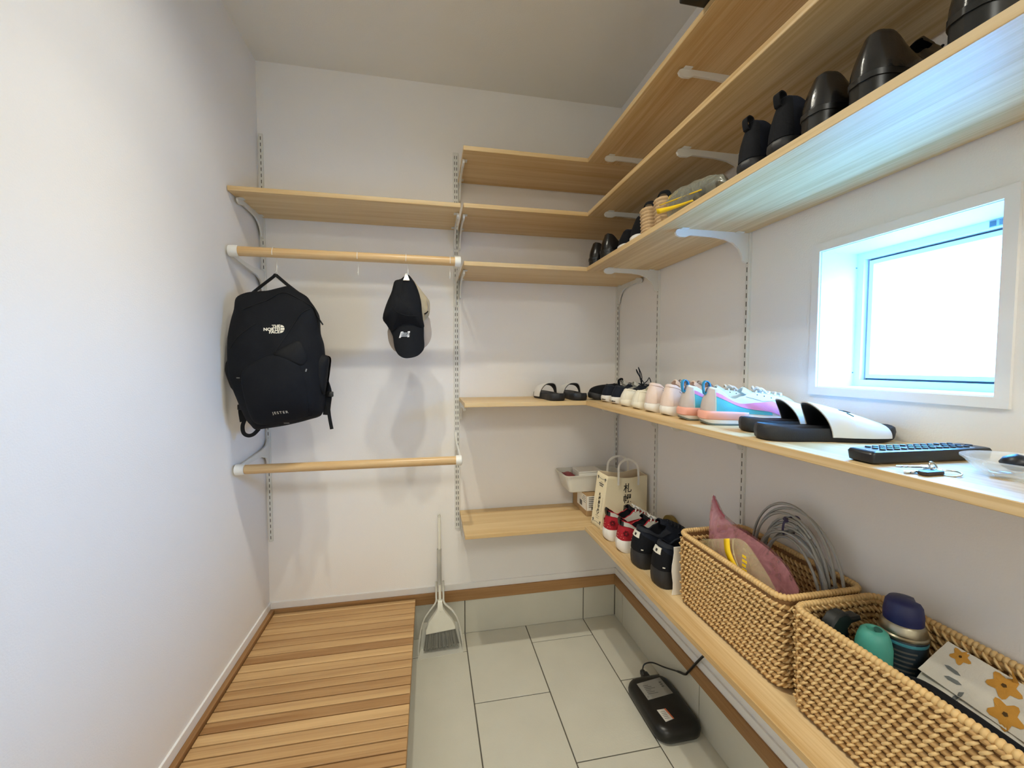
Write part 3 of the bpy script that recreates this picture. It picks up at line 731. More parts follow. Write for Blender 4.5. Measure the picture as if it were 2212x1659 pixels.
# ------------------------------------------------------------------ footwear
HW = [(0, .0), (.012, .40), (.04, .62), (.10, .74), (.2, .78), (.35, .74), (.48, .76), (.62, .92), (.72, 1.0), (.82, .97), (.90, .84), (.96, .60), (.99, .32), (1, 0)]
def outline_pts(L, w, N=56, sc=1.0, dx=0.0, point=0.0):
    """closed outline, toe first, counter-clockwise; w = half the greatest width"""
    P = []
    for i in range(N):
        th = 2*PI*i/N; x = .5+.5*math.cos(th)
        s_ = 1 if math.sin(th) >= 0 else -1
        h = 0 if i in (0, N//2) else interp(HW, x)
        if point: h *= 1-point*max(0, x-.7)/.3*.5
        P.append(((x-.5)*L*sc+.5*L+dx, s_*h*w*sc))
    return P
class Shoe:
    """A shoe built as sole, upper, lining, tongue, laces ... heel at the origin, toe towards +x"""
    def __init__(s, L=.27, w=.047, sole=.028, toe_sole=None, heel=.095, side=.065, throat=.085, toebox=.048, xo=.30, a=.22, bw=.62, point=0.0, flare=1.0, spring=.010, sm=0.0):
        s.__dict__.update(locals()); s.N = 56
        s.toe_sole = toe_sole if toe_sole is not None else sole
        s.base = outline_pts(L, w, s.N, .965, 0, point)
    def zsole(s, x): return lerp(s.sole, s.toe_sole, max(0, min(1, (x/s.L-.25)/.6))) + s.spring*max(0, (x/s.L-.78)/.22)**2
    def zbot(s, x): return s.spring*max(0, (x/s.L-.78)/.22)**2*.9 + .005*max(0, (.10-x/s.L)/.10)**2
    def top(s, i):
        th = 2*PI*i/s.N; c = math.cos(th)
        x = s.L*(s.xo + s.a*c); y = s.w*s.bw*.80*math.copysign(abs(math.sin(th))**.72, math.sin(th))
        x += s.L*.02*(1-abs(c))
        z = interp([(-1, s.heel), (-.80, s.heel*.97), (-.05, s.side), (.35, lerp(s.side, s.throat, .35)), (1, s.throat)], c)
        return Vector((x, y, z))
    def P(s, i, t):
        """point on the upper; i along the outline (0 = toe), t from sole (0) to collar (1)"""
        i = i % s.N; i0 = int(i) % s.N; i1 = (i0+1) % s.N; f = i-int(i)
        def at(i):
            bx, by = s.base[i]; B = Vector((bx, by, s.zsole(bx)-.003)); O = s.top(i)
            c = max(0, math.cos(2*PI*i/s.N)); c2 = c**1.5
            out = Vector((B.x-O.x, B.y-O.y, 0))
            h = O.z-B.z
            P1 = B + Vector((0, 0, lerp(h*.45, s.toebox*1.10, c2))) + out*(.06*(1-c2))
            P2 = O + out*lerp(.22, .50, c2)
            P2.z = lerp(O.z - h*.22, lerp(O.z, B.z+s.toebox, .50), c2)
            u = t
            return B*(1-u)**3 + P1*3*u*(1-u)**2 + P2*3*u*u*(1-u) + O*u**3
        return at(i0)*(1-f) + at(i1)*f if f > 1e-6 else at(i0)
    def nrm(s, i, t):
        e = .15; d = .02
        a = s.P(i+e, t)-s.P(i-e, t); b = s.P(i, min(1, t+d))-s.P(i, max(0, t-d))
        n = a.cross(b)
        return n.normalized() if n.length > 1e-12 else Vector((0, 0, 1))
    def rows(s, off=0.0, T=10, t1=1.0):
        R = []
        for k in range(T+1):
            t = t1*k/T
            R.append([s.P(i, t) + (s.nrm(i, max(.02, min(.98, t)))*off if off else Vector()) for i in range(s.N)])
        return R
    def sole_mesh(s, parent, m, m2=None, z0=None, bulge=.0025, tread=0):
        O = outline_pts(s.L, s.w, s.N, 1.0, 0, s.point); mb = MB(); rows = []
        prof = [(0, .955), (.12, .985), (.45, 1.0), (.8, .995), (1, .965)]
        for f, sc in prof:
            row = []
            for x, y in O:
                X = s.L/2+(x-s.L/2)*sc; Y = y*sc*s.flare if f < .6 else y*sc
                zb, zt = s.zbot(x), s.zsole(x); row.append((X, Y, lerp(zb, zt, f)))
            rows.append(row)
        mb.grid(rows, close_v=True, cap=True)
        if m2 is not None:
            for f in mb.bm.faces: f.material_index = 0
        return mb.build('sole', m, parent, smooth=50)
    def upper(s, parent, m, lining, lift=.0):
        mb = MB(); mb.grid(s.rows(T=11), close_v=True)
        top = [s.P(i, 1) for i in range(s.N)]; cen = Vector((s.L*s.xo, 0, 0))
        rim = [p + Vector(((cen.x-p.x)*.04, -p.y*.05, .0018)) for p in top]; rim2 = [p + Vector(((cen.x-p.x)*.09, -p.y*.12, -.001)) for p in top]
        mb.grid([top, rim, rim2], close_v=True)
        bmesh.ops.remove_doubles(mb.bm, verts=mb.bm.verts[:], dist=1e-6)
        u = mb.build('upper', m, parent, smooth=60)
        mb = MB(); R = [rim2]
        for f, z in ((.12, .75), (.17, .4), (.16, .10)):
            R.append([Vector((p.x+(cen.x-p.x)*f*.8, p.y*(1-f), lerp(s.zsole(p.x)-.002, p.z, z))) for p in top])
        mb.grid(R, close_v=True); mb.bm.verts.ensure_lookup_table(); mb.bm.faces.new(mb.bm.verts[-s.N:])
        mb.build('lining', lining, parent, smooth=60)
        return u
    def patch(s, parent, name, m, i0, i1, ta, tb, off=.0012, n=14, k=5, mirror=False):
        """raised panel between ta(i) and tb(i); i in outline steps"""
        def f(v, q): return v(q) if callable(v) else v
        for sg in ((1, -1) if mirror else (1,)):
            mb = MB(); A, Bk = [], []
            for u in range(n+1):
                q = u/n; i = lerp(i0, i1, q); a, b = f(ta, q), f(tb, q)
                A.append([s.P(sg*i % s.N, lerp(a, b, v/k)) + s.nrm(sg*i % s.N, max(.03, min(.97, lerp(a, b, v/k))))*off for v in range(k+1)])
                Bk.append([s.P(sg*i % s.N, lerp(a, b, v/k)) - s.nrm(sg*i % s.N, max(.03, min(.97, lerp(a, b, v/k))))*.0006 for v in range(k+1)])
            mb.grid(A)
            def loop(R): return R[0][:] + [r[-1] for r in R[1:-1]] + R[-1][::-1] + [r[0] for r in R[1:-1]][::-1]
            mb.grid([loop(A), loop(Bk)], close_v=True)
            bmesh.ops.remove_doubles(mb.bm, verts=mb.bm.verts[:], dist=1e-6)
            mb.build(name, m, parent, smooth=50)
    def tongue(s, parent, m, up=.018, back=.02):
        mb = MB(); A, B = [], []
        x0, x1 = s.L*(s.xo+s.a)+.018, s.L*(s.xo+s.a)-back
        z0, z1 = s.throat-.008, s.throat+up
        for k in range(7):
            q = k/6; x = lerp(x0, x1, q); z = lerp(z0, z1, q)
            row = []
            for j in range(9):
                a = (j/8-.5)*2; w = s.w*.42*lerp(.8, 1.0, q)*(1-.3*max(0, q-.7)/.3*abs(a))
                row.append(Vector((x+.006*a*a*-1, a*w, z-.010*a*a)))
            A.append(row); B.append([p+Vector((-.003, 0, -.0035)) for p in row])
        mb.grid(A); mb.grid(B)
        def loop(R): return R[0][:] + [r[-1] for r in R[1:-1]] + R[-1][::-1] + [r[0] for r in R[1:-1]][::-1]
        mb.grid([loop(A), loop(B)], close_v=True)
        bmesh.ops.remove_doubles(mb.bm, verts=mb.bm.verts[:], dist=1e-6)
        return mb.build('tongue', m, parent, smooth=60)
    def laces(s, parent, m, n=5, r=.0022, t0=.93, t1=.55, spread=5.0, bow=0.0):
        for k in range(n):
            t = lerp(t0, t1, k/(n-1)); sp = spread*lerp(1, .75, k/(n-1))
            a, b = s.P(s.N-sp, t), s.P(sp, t)
            mid = [s.P(s.N-sp*.5, t), s.P(0, t), s.P(sp*.5, t)]
            pts = smooth_path([a+s.nrm(s.N-sp, t)*.001] + [p+Vector((0, 0, .0035)) for p in mid] + [b+s.nrm(sp, t)*.001], 4)
            MB().tube(pts, r, 6).build('lace', m, parent, smooth=60)
        if bow:
            c = s.P(0, .95)+Vector((0, 0, .006))
            for sy in (1, -1):
                q = smooth_path([c, c+Vector((.0, sy*bow*.5, bow*.35)), c+Vector((.004, sy*bow, bow*.12)), c+Vector((.008, sy*bow*.55, -.001)), c+Vector((.002, 0, 0))], 6)
                MB().tube(q, r*.9, 6).build('lace_bow', m, parent, smooth=60)
                q = smooth_path([c, c+Vector((.012, sy*bow*.6, .004)), c+Vector((.026, sy*bow*.9, -.012))], 5)
                MB().tube(q, r*.9, 6).build('lace_end', m, parent, smooth=60)
    def heel_tab(s, parent, m, w=.011, h=.016, out=.006, dip=.022):
        p = s.P(s.N//2, 1); q = [p+Vector((.004, 0, -.004)), p+Vector((.002, 0, h*.6)), p+Vector((-out*.7, 0, h)), p+Vector((-out*1.3, 0, h*.35)), p+Vector((-out, 0, -dip*.6)), s.P(s.N//2, .74)+Vector((-.0015, 0, 0))]
        q = smooth_path(q, 4); mb = MB(); rows = []
        for i, v in enumerate(q):
            t = (q[min(i+1, len(q)-1)]-q[max(i-1, 0)]).normalized(); nn = t.cross(Vector((0, 1, 0)))*.0011
            rows.append([v+Vector((0, w/2, 0))+nn, v-Vector((0, w/2, 0))+nn, v-Vector((0, w/2, 0))-nn, v+Vector((0, w/2, 0))-nn])
        mb.grid(rows, close_v=True, cap=True); return mb.build('heel_tab', m, parent, smooth=40)

def fab(name, col, **kw): return mat(name, col, kw.pop('rough', .8), var=kw.pop('var', .06), scale=50, bump=kw.pop('bump', .2), bscale=700, spec=.25, **kw)
M['cream'] = fab('cream_canvas', 'E0D8C3'); M['creamsole'] = mat('cream_rubber', 'E4DECB', .5, var=.03)
M['blush'] = fab('blush_suede', 'DEC9BC'); M['whitesole'] = mat('white_rubber', 'E6E2DA', .5, var=.03)
M['mauve'] = fab('grey_mauve_lace', 'A79C9C'); M['whitelace'] = fab('white_lace', 'DDDCD6')
M['mint'] = mat('pale_leather', 'CFDDDD', .5, var=.03); M['teal'] = fab('teal_suede', '58AFA6'); M['teal2'] = fab('sky_suede', '56ABB2')
M['pink'] = fab('pink_suede', 'D98AB0'); M['greige'] = fab('greige_suede', 'BDB2AC'); M['coral'] = mat('coral_foam', 'E0A08C', .6, var=.05)
M['bluetab'] = fab('blue_webbing', '3E93BD'); M['navy'] = fab('navy_fabric', '171C28'); M['darkgum'] = mat('grey_green_rubber', '66716C', .6)
M['red'] = fab('red_mesh', 'A3212C'); M['redd'] = fab('dark_red_print', '5E1119'); M['greyfab'] = fab('light_grey_fabric', 'B9B6AC')
M['blackrub'] = mat('black_rubber', '222224', .55, var=.12, scale=25, bump=.2, bscale=90); M['wpatch'] = mat('white_patch', 'D9D5C6', .5)
M['darkline'] = fab('dark_lining', '14151B'); M['charcoal'] = fab('charcoal_fabric', '2A2D33')
Z4, Z5, Z3 = .0, .0, .0
ZS1, ZS2, ZS3, ZS4, ZS5 = 2.156, 1.9367, 1.7118, 1.1498, .6102
def shoe_thing(label, x, y, z, rz, cat='shoe', group=None, name='sneaker'):
    return thing(name, label, cat, (x, y, z), math.radians(rz), group)

# --- lowest right shelf: red and white pair, black pair
def red_sneaker(label, x, y, rz):
    t = shoe_thing(label, x, y, ZS5, rz, group='red and white sneakers on the lowest shelf')
    s = Shoe(L=.232, w=.045, sole=.046, toe_sole=.030, heel=.114, side=.086, throat=.112, toebox=.045, xo=.31, a=.24, bw=.74)
    s.sole_mesh(t, M['whitesole'])
    mb = MB(); O = outline_pts(s.L, s.w, s.N, .97)
    mb.grid([[(x_, y_, s.zbot(x_)) for x_, y_ in O], [(x_, y_, s.zbot(x_)-.0+.0) for x_, y_ in O]], close_v=True)
    mb.bm.free()
    s.upper(t, M['red'], M['darkline'])
    s.patch(t, 'collar', M['greyfab'], 6, s.N-6, lambda q: .62+.10*math.sin(PI*q), .985, .0022, n=40)
    s.patch(t, 'heel_counter', M['black'], 24.5, 31.5, .70, .99, .0042, n=8)
    s.patch(t, 'toe_cap', M['greyfab'], -7, 7, .02, .42, .0015)
    s.patch(t, 'eyestay', M['greyfab'], 4, 9, .35, .9, .0018, mirror=True)
    s.tongue(t, M['darkline'], .020)
    s.laces(t, M['whitelace'], 5, .0028, spread=5.5, bow=.026)
    s.heel_tab(t, M['black'], .016, .012, .007)
    # flower print with raised studs on the heel quarters
    for i, tt in ((23, .36), (33, .36)):
        c = s.P(i, tt)+s.nrm(i, tt)*.0008; n_ = s.nrm(i, tt); a_ = n_.orthogonal().normalized(); b_ = n_.cross(a_)
        m = MB()
        for k in range(6):
            p = c + a_*.0072*math.cos(k*PI/3) + b_*.0072*math.sin(k*PI/3)
            m.tube([p-n_*.0005, p+n_*.0016], [.0042, .003], 7)
        m.build('flower_print', M['redd'], t, smooth=50, kind='stuff')
    m = MB()
    for i in (18, 20, 21.5, 25, 26.5, 29.5, 31, 35, 36.5, 38):
        for tt in (.14, .26):
            p = s.P(i+tt*4, tt); n_ = s.nrm(i, tt); m.tube([p, p+n_*.0018], [.0015, .0009], 5)
    m.build('studs', M['coral'], t, smooth=50, kind='stuff')
red_sneaker('red and white sneaker on the lowest shelf, next to the paper bag', 1.378, -.452, 4)
red_sneaker('red and white sneaker on the lowest shelf, next to the black shoes', 1.384, -.5555, 2)
def black_sneaker(label, x, y, rz):
    t = shoe_thing(label, x, y, ZS5, rz, group='chunky black sneakers on the lowest shelf')
    s = Shoe(L=.238, w=.052, sole=.058, toe_sole=.040, heel=.138, side=.112, throat=.146, toebox=.055, xo=.33, a=.23, bw=.74, flare=1.03)
    s.sole_mesh(t, M['blackrub'])
    s.upper(t, M['navy'], M['darkline'])
    s.patch(t, 'heel_counter', M['blackfab'], 19, 37, lambda q: .02, lambda q: .45+.25*math.sin(PI*q), .003, n=16)
    s.patch(t, 'collar', M['charcoal'], 9, s.N-9, .80, .99, .003, n=40)
    s.patch(t, 'badge', M['wpatch'], 25.6, 30.2, .48, .72, .0052, n=6)
    s.patch(t, 'badge_mark', M['black'], 27.4, 28.8, .54, .64, .006, n=3, k=2)
    s.patch(t, 'glint_strip', M['wpatch'], 31.6, 32.6, .11, .14, .004, n=3, k=2)
    s.tongue(t, M['navy'], .012, .03)
    s.laces(t, M['charcoal'], 5, .0026, spread=5.5)
    s.patch(t, 'toe_cap', M['blackfab'], -8, 8, .02, .45, .0015)
black_sneaker('chunky black sneaker on the lowest shelf, next to the red ones', 1.386, -.676, 3)
black_sneaker('chunky black sneaker on the lowest shelf, beside the woven basket', 1.390, -.803, 2)

# --- fourth shelf, from the corner towards the window
def slide(label, x, y, rz, L=.27, w=.047, mark=False, sides=('D8D4CC',), h=.068, xs=(.40, .86), fr=.46):
    t = shoe_thing(label, x, y, ZS4, rz, cat='sandal', group=None, name='slide_sandal')
    O = outline_pts(L, w, 56, 1.0); mb = MB(); rows = []
    def zt(x): return .026 + .006*max(0, (.25-x/L)/.25) + .005*max(0, (x/L-.8)/.2)**2
    def zb(x): return .006*max(0, (x/L-.8)/.2)**2
    for f, sc, dz in ((0, .94, 0), (.15, .985, 0), (.6, 1.0, 0), (.95, .985, 0), (1.0, .955, .001), (.93, .91, 0), (.90, .8, 0), (.90, .45, 0)):
        rows.append([(L/2+(a-L/2)*sc, b*sc, lerp(zb(a), zt(a), f)+dz) for a, b in O])
    mb.grid(rows, close_v=True, cap=True).build('footbed', M['slidefoam'], t, smooth=45)
    m = MB()   # nubs on the footbed
    for i in range(16):
        for j in range(7):
            xx = lerp(.06, .93, i/15)*L; hw = interp(HW, xx/L)*w*.74; yy = lerp(-hw, hw, j/6)
            m.tube([(xx, yy, zt(xx)*.9-.001), (xx, yy, zt(xx)*.9+.0016)], [.0027, .0016], 6)
    m.build('nubs', M['slidefoam'], t, smooth=50, kind='stuff')
    xa, xb = xs[0]*L, xs[1]*L
    def arch(off, e0=0.0, e1=0.0):
        R = []
        for i in range(15):
            q = i/14; row = []
            for j in range(25):
                a = PI*j/24
                x_ = lerp(xa+e0, xb-e1, q) + lerp(.020, -.004, q)*math.cos(a)**2*(1 if q < .5 else -1) - .012*math.sin(a)*(1-q)
                hw = interp(HW, max(.05, min(.97, x_/L)))*w+.0035+off
                hh = lerp(h, h*fr, q**1.25) + off
                y_ = math.copysign(abs(math.cos(a))**.75, math.cos(a))*hw; z_ = .010 + (hh-.010)*math.sin(a)**.85
                row.append((x_, y_, z_))
            R.append(row)
        return R
    def shell(a, b, name, m):
        mb = MB(); mb.grid(a); mb.grid(b)
        def loop(R): return R[0][:] + [r[-1] for r in R[1:-1]] + R[-1][::-1] + [r[0] for r in R[1:-1]][::-1]
        mb.grid([loop(a), loop(b)], close_v=True); bmesh.ops.remove_doubles(mb.bm, verts=mb.bm.verts[:], dist=1e-6)
        return mb.build(name, m, t, smooth=50)
    shell(arch(.0025), arch(.0), 'strap', M['slidewhite'])
    shell(arch(-.0003, .001, .001), arch(-.003, .001, .001), 'strap_lining', M['slidefoam'])
    if mark:
        R = arch(.0032); m = MB()
        for a, b, c, d in (((.36, .62), (.50, .59), (.49, .62), (.38, .645)), ((.42, .59), (.60, .55), (.59, .57), (.44, .61)), ((.46, .65), (.56, .69), (.55, .71), (.45, .675))):
            def at(uv): return Vector(R[int(uv[0]*14)][int(round(uv[1]*24))]).lerp(Vector(R[int(uv[0]*14)+1][int(round(uv[1]*24))]), uv[0]*14 % 1) + Vector((0, 0, (uv[1]*24 - round(uv[1]*24))*-.004))
            m.faces([at(a), at(b), at(c), at(d)], [(0, 1, 2, 3)])
        m.build('printed_mark', M['inkb'], t, kind='stuff')
    return t
M['slidefoam'] = mat('black_foam', '1C1E24', .6, var=.1, bump=.15, bscale=300); M['slidewhite'] = mat('white_strap', 'D9D6D0', .4, var=.02)
slide('left slide sandal by the back wall, its white strap side showing', 1.243, -.290, 94, L=.262, h=.072, xs=(.46, .70), fr=.88)
slide('right slide sandal by the back wall, beside the strappy black sandal', 1.340, -.287, 87, L=.262, h=.072, xs=(.46, .70), fr=.88)
# strappy black sandal in the corner
t = shoe_thing('black closed sandal with side cut-out in the shelf corner', 1.625, -.255, ZS4, 176, cat='sandal', name='closed_sandal')
s = Shoe(L=.235, w=.043, sole=.026, heel=.062, side=.058, throat=.070, toebox=.030, xo=.30, a=.20, bw=.7)
s.sole_mesh(t, M['blackrub']); s.upper(t, M['blackfab'], M['darkline'])
s.patch(t, 'cut_out', M['wpatch'], 11.2, 13.6, lambda q: .42, lambda q: lerp(.80, .50, q), .0016, n=5, mirror=True)
q = smooth_path([s.P(12, 1), s.P(9, 1)+Vector((-.012, 0, .020)), s.P(0, 1)+Vector((-.040, 0, .022)), s.P(s.N-9, 1)+Vector((-.012, 0, .020)), s.P(s.N-12, 1)], 6)
MB().tube(q, .0045, 8, flat=.5).build('ankle_strap', M['blackfab'], t, smooth=60)
def low_black(label, y, loop):
    t = shoe_thing(label, 1.405, y, ZS4, 0, group='black low sneakers on the fourth shelf')
    s = Shoe(L=.230, w=.043, sole=.028, heel=.073, side=.056, throat=.074, toebox=.036, xo=.30, a=.21, bw=.72)
    s.sole_mesh(t, M['whitesole']); s.upper(t, M['navy'], M['greyfab'])
    s.patch(t, 'collar', M['charcoal'], 9, s.N-9, .84, .99, .0015, n=36)
    m = MB()
    for i0_, i1_ in ((24, 26.5), (27.2, 28.6), (29.3, 31.8)):
        a, b = outline_pts(s.L, s.w*1.012, s.N)[int(i0_)], outline_pts(s.L, s.w*1.012, s.N)[int(i1_)]
        m.faces([(a[0]-.0012, a[1], .010), (b[0]-.0012, b[1], .010), (b[0]-.0012, b[1], .014), (a[0]-.0012, a[1], .014)], [(0, 1, 2, 3)])
    m.build('sole_print', M['inkb'], t, kind='stuff')
    s.tongue(t, M['greyfab'], .016); s.laces(t, M['charcoal'], 4, .002)
    c = s.P(0, .93)
    if loop:
        for k, (dy, hh, lx) in enumerate(((-.012, .062, -.02), (.010, .070, .0))):
            q = smooth_path([c, c+Vector((lx-.006, dy-.020, hh*.55)), c+Vector((lx-.012, dy-.004, hh)), c+Vector((lx+.004, dy+.016, hh*.75)), c+Vector((.006, dy+.004, .008))], 8)
            MB().tube(q, .0017, 6).build('lace_loop', M['navy'], t, smooth=60)
        q = smooth_path([c, c+Vector((.012, -.020, .016)), c+Vector((.010, -.040, .030)), c+Vector((.016, -.043, .012))], 6)
        MB().tube(q, .0017, 6).build('lace_end', M['navy'], t, smooth=60)
    else:
        q = smooth_path([c+Vector((-.055, -.012, -.004)), c+Vector((-.06, -.020, .016)), c+Vector((-.045, .0, .024)), c+Vector((-.035, .018, .008))], 8)
        MB().tube(q, .0022, 6).build('lace_loop', M['blackfab'], t, smooth=60)
low_black('black low sneaker with white sole, nearest the shelf corner', -.355, False)
low_black('black low sneaker with white sole and tall standing lace loops', -.4475, True)
def cream(label, y):
    t = shoe_thing(label, 1.400, y, ZS4, 0, group='cream canvas shoes on the fourth shelf')
    s = Shoe(L=.225, w=.044, sole=.026, heel=.064, side=.052, throat=.064, toebox=.036, xo=.32, a=.24, bw=.78)
    s.sole_mesh(t, M['creamsole']); s.upper(t, M['cream'], M['cream'])
    s.patch(t, 'heel_strip', M['creamsole'], 25.5, 30.5, .03, .97, .0012, n=6)
    s.patch(t, 'top_line', M['cream'], 8, s.N-8, .86, .99, .0016, n=36)
    s.tongue(t, M['cream'], .010, .012)
cream('cream low canvas shoe, next to the black low sneakers', -.5405)
cream('cream low canvas shoe, next to the blush sneakers', -.634)
def blush(label, y, rz):
    t = shoe_thing(label, 1.398, y, ZS4, rz, group='blush sneakers on the fourth shelf')
    s = Shoe(L=.234, w=.046, sole=.030, heel=.094, side=.062, throat=.088, toebox=.042, xo=.31, a=.23, bw=.72)
    s.sole_mesh(t, M['whitesole']); s.upper(t, M['blush'], M['blush'])
    s.patch(t, 'heel_counter', M['blush'], 23, 33, .03, lambda q: .6+.3*math.sin(PI*q), .0014, n=10)
    s.patch(t, 'side_line', M['mauve'], 14, 20, lambda q: lerp(.52, .66, q), lambda q: lerp(.56, .72, q), .0014, n=8, k=2, mirror=True)
    s.patch(t, 'collar', M['blush'], 9, s.N-9, .86, .99, .0025, n=36)
    s.tongue(t, M['blush'], .018); s.laces(t, M['mauve'], 5, .0026, bow=.030)
blush('blush pink sneaker with white sole, next to the cream shoes', -.7265, 0)
blush('blush pink sneaker with white sole, next to the pastel pair', -.820, -2)
def pastel(label, x, y, rz):
    t = shoe_thing(label, x, y, ZS4, rz, group='pastel sneakers on the fourth shelf')
    s = Shoe(L=.240, w=.047, sole=.034, toe_sole=.028, heel=.096, side=.066, throat=.084, toebox=.044, xo=.30, a=.22, bw=.72)
    s.sole_mesh(t, M['whitesole'])
    mb = MB(); O = outline_pts(s.L, s.w, s.N, 1.0)   # thin dark outsole
    mb.grid([[(s.L/2+(a-s.L/2)*k, b*k, s.zbot(a)+z) for a, b in O] for z, k in ((.0003, .95), (.0005, .992), (.0045, 1.004), (.005, .99))], close_v=True, cap=True)
    mb.build('outsole', M['darkgum'], t, smooth=40)
    s.upper(t, M['mint'], M['mint'])
    s.patch(t, 'heel_counter', M['greige'], 22.5, 33.5, .02, .93, .0016, n=12)
    for sg in (1,):
        s.patch(t, 'quarter', M['teal2'], 11.0, 22.0, .03, lambda q: lerp(.28, .60, q), .0014, n=14, mirror=True)
        s.patch(t, 'stripe', M['pink'], 8.0, 22.0, lambda q: lerp(.02, .60, max(0, min(1, (q-.12)*1.14))**.75), lambda q: lerp(.52, .78, q), .0020, n=20, mirror=True)
    # coral heel wedge let into the midsole
    mb = MB(); A = outline_pts(s.L, s.w, s.N, 1.0); rows = []
    idx = [i for i in range(15, s.N-14)]
    for f, k in ((.44, .99), (.5, 1.022), (.9, 1.024), (1.06, .99)):
        rows.append([(s.L/2+(A[i][0]-s.L/2)*k, A[i][1]*k*(1.0), lerp(0, s.zsole(A[i][0]), f)) for i in idx])
    mb.grid(rows).build('heel_wedge', M['coral'], t, smooth=50, solid=.002)
    s.patch(t, 'eyestay', M['mint'], 4.2, 9.5, lambda q: lerp(.42, .60, q), .97, .0020, n=8, mirror=True)
    m = MB()
    for sg in (1, -1):
        for tt in (.62, .74, .86):
            i = sg*6.5; p = s.P(i % s.N, tt)+s.nrm(i % s.N, tt)*.0021; n_ = s.nrm(i % s.N, tt); m.tube([p, p+n_*.0006], .0016, 6)
    m.build('eyelets', M['black'], t, kind='stuff')
    s.tongue(t, M['mint'], .014); s.laces(t, M['whitelace'], 5, .0026, bow=.022)
    s.heel_tab(t, M['bluetab'], .016, .016, .010, .030)
pastel('pastel sneaker with blue heel loop, next to the blush pair', 1.396, -.916, -11)
pastel('pastel sneaker showing its teal side and pink stripe, before the slides', 1.400, -1.002, -18)
slide('rear slide sandal under the window, half behind the front one', 1.415, -1.130, -15, L=.236, h=.074, w=.043)
slide('front slide sandal under the window with a dark mark on its strap', 1.370, -1.229, -13, L=.272, mark=True, h=.076, w=.045)

# --- third right shelf, seen from below: black shoes, straw wedges, boots
def dress(label, y, x=1.358, L=.262, h=1.0, rz=0):
    t = shoe_thing(label, x, y, ZS3, rz, group='black leather shoes on the third shelf', name='leather_shoe')
    s = Shoe(L=L, w=.0425, sole=.034, toe_sole=.012, heel=.098*h, side=.062*h, throat=.092*h, toebox=.044, xo=.28, a=.20, bw=.66)
    mb = MB(); O = outline_pts(s.L, s.w, s.N, 1.0)
    for lo, hi in ((.026, .036),):
        mb.grid([[(x_, y_, lerp(s.zsole(x_)-.009, s.zsole(x_), f)) for x_, y_ in O] for f in (0, 1)], close_v=True, cap=True)
    mb.build('sole', M['black'], t, smooth=40)
    hp = [(a, b) for a, b in outline_pts(s.L, s.w*.97, s.N, .985) if a < .27*L]
    MB().prism(hp, 0, .026, 'z').build('heel_block', M['black'], t, smooth=30)
    s.upper(t, M['leather'], M['darkline'])
    s.patch(t, 'heel_counter', M['leather'], 21, 35, .03, lambda q: .45+.5*math.sin(PI*q), .0022, n=14)
    s.tongue(t, M['leather'], .014); s.laces(t, M['blackfab'], 4, .0018)
    return t
dress('shiny black leather shoe on the third shelf, nearest the back wall', -.318)
dress('shiny black leather shoe on the third shelf, second from back wall', -.437)
t = shoe_thing('dark navy sneaker with white sole edge behind the leather pair', 1.378, -.555, ZS3, 3)
s = Shoe(L=.25, w=.046, sole=.026, heel=.078, side=.066, throat=.088, toebox=.046, xo=.31, a=.22, bw=.7)
s.sole_mesh(t, M['whitesole']); s.upper(t, M['navy'], M['darkline']); s.tongue(t, M['navy']); s.laces(t, M['charcoal'], 4)
s.patch(t, 'heel_counter', M['blackfab'], 22, 34, .03, .9, .0015, n=10)
t = shoe_thing('dark navy sneaker with white sole edge beside the straw wedges', 1.374, -.655, ZS3, 0)
s = Shoe(L=.25, w=.046, sole=.028, heel=.092, side=.078, throat=.100, toebox=.046, xo=.31, a=.22, bw=.7)
s.sole_mesh(t, M['whitesole']); s.upper(t, M['navy'], M['darkline']); s.tongue(t, M['navy']); s.laces(t, M['charcoal'], 4)
s.patch(t, 'heel_counter', M['blackfab'], 22, 34, .03, .9, .0015, n=10)
M['jute'] = mat('jute_rope', 'BFA179', .85, var=.2, scale=120, bump=.4, bscale=500)
def wedge(label, y):
    t = shoe_thing(label, 1.360, y, ZS3, 0, cat='sandal', group='straw wedges on the third shelf', name='wedge_sandal')
    L, w = .235, .040; O = outline_pts(L, w, 56); mb = MB(); rows = []
    def zt(x): return lerp(.083, .022, max(0, min(1, (x/L-.12)/.6)))
    n = 33
    for k in range(n):
        f = k/(n-1); rr = 1.0 if k % 4 in (1, 2) else .972
        rows.append([(L/2+(a-L/2)*rr + .010*(1-f)*max(0, 1-a/L*3)*.6, b*rr, zt(a)*f) for a, b in O])
    mb.grid(rows, close_v=True, cap=True).build('rope_wedge', M['jute'], t, smooth=60)
    s = Shoe(L=L, w=w, sole=.083, toe_sole=.022, heel=.118, side=.09, throat=.075, toebox=.03, xo=.30, a=.20, bw=.7)
    s.patch(t, 'toe_band', M['blackfab'], -9, 9, .25, .80, .001, n=18)
    mb = MB(); q = smooth_path([(.030, .030, .080), (.024, .026, .094), (.018, 0, .100), (.024, -.026, .094), (.030, -.030, .080)], 5)
    mb.tube(q, .006, 8, flat=.4).build('heel_strap', M['blackfab'], t, smooth=60)
wedge('rope-wrapped wedge sandal, next to the navy sneakers', -.746)
wedge('rope-wrapped wedge sandal, next to the zip bag', -.828)
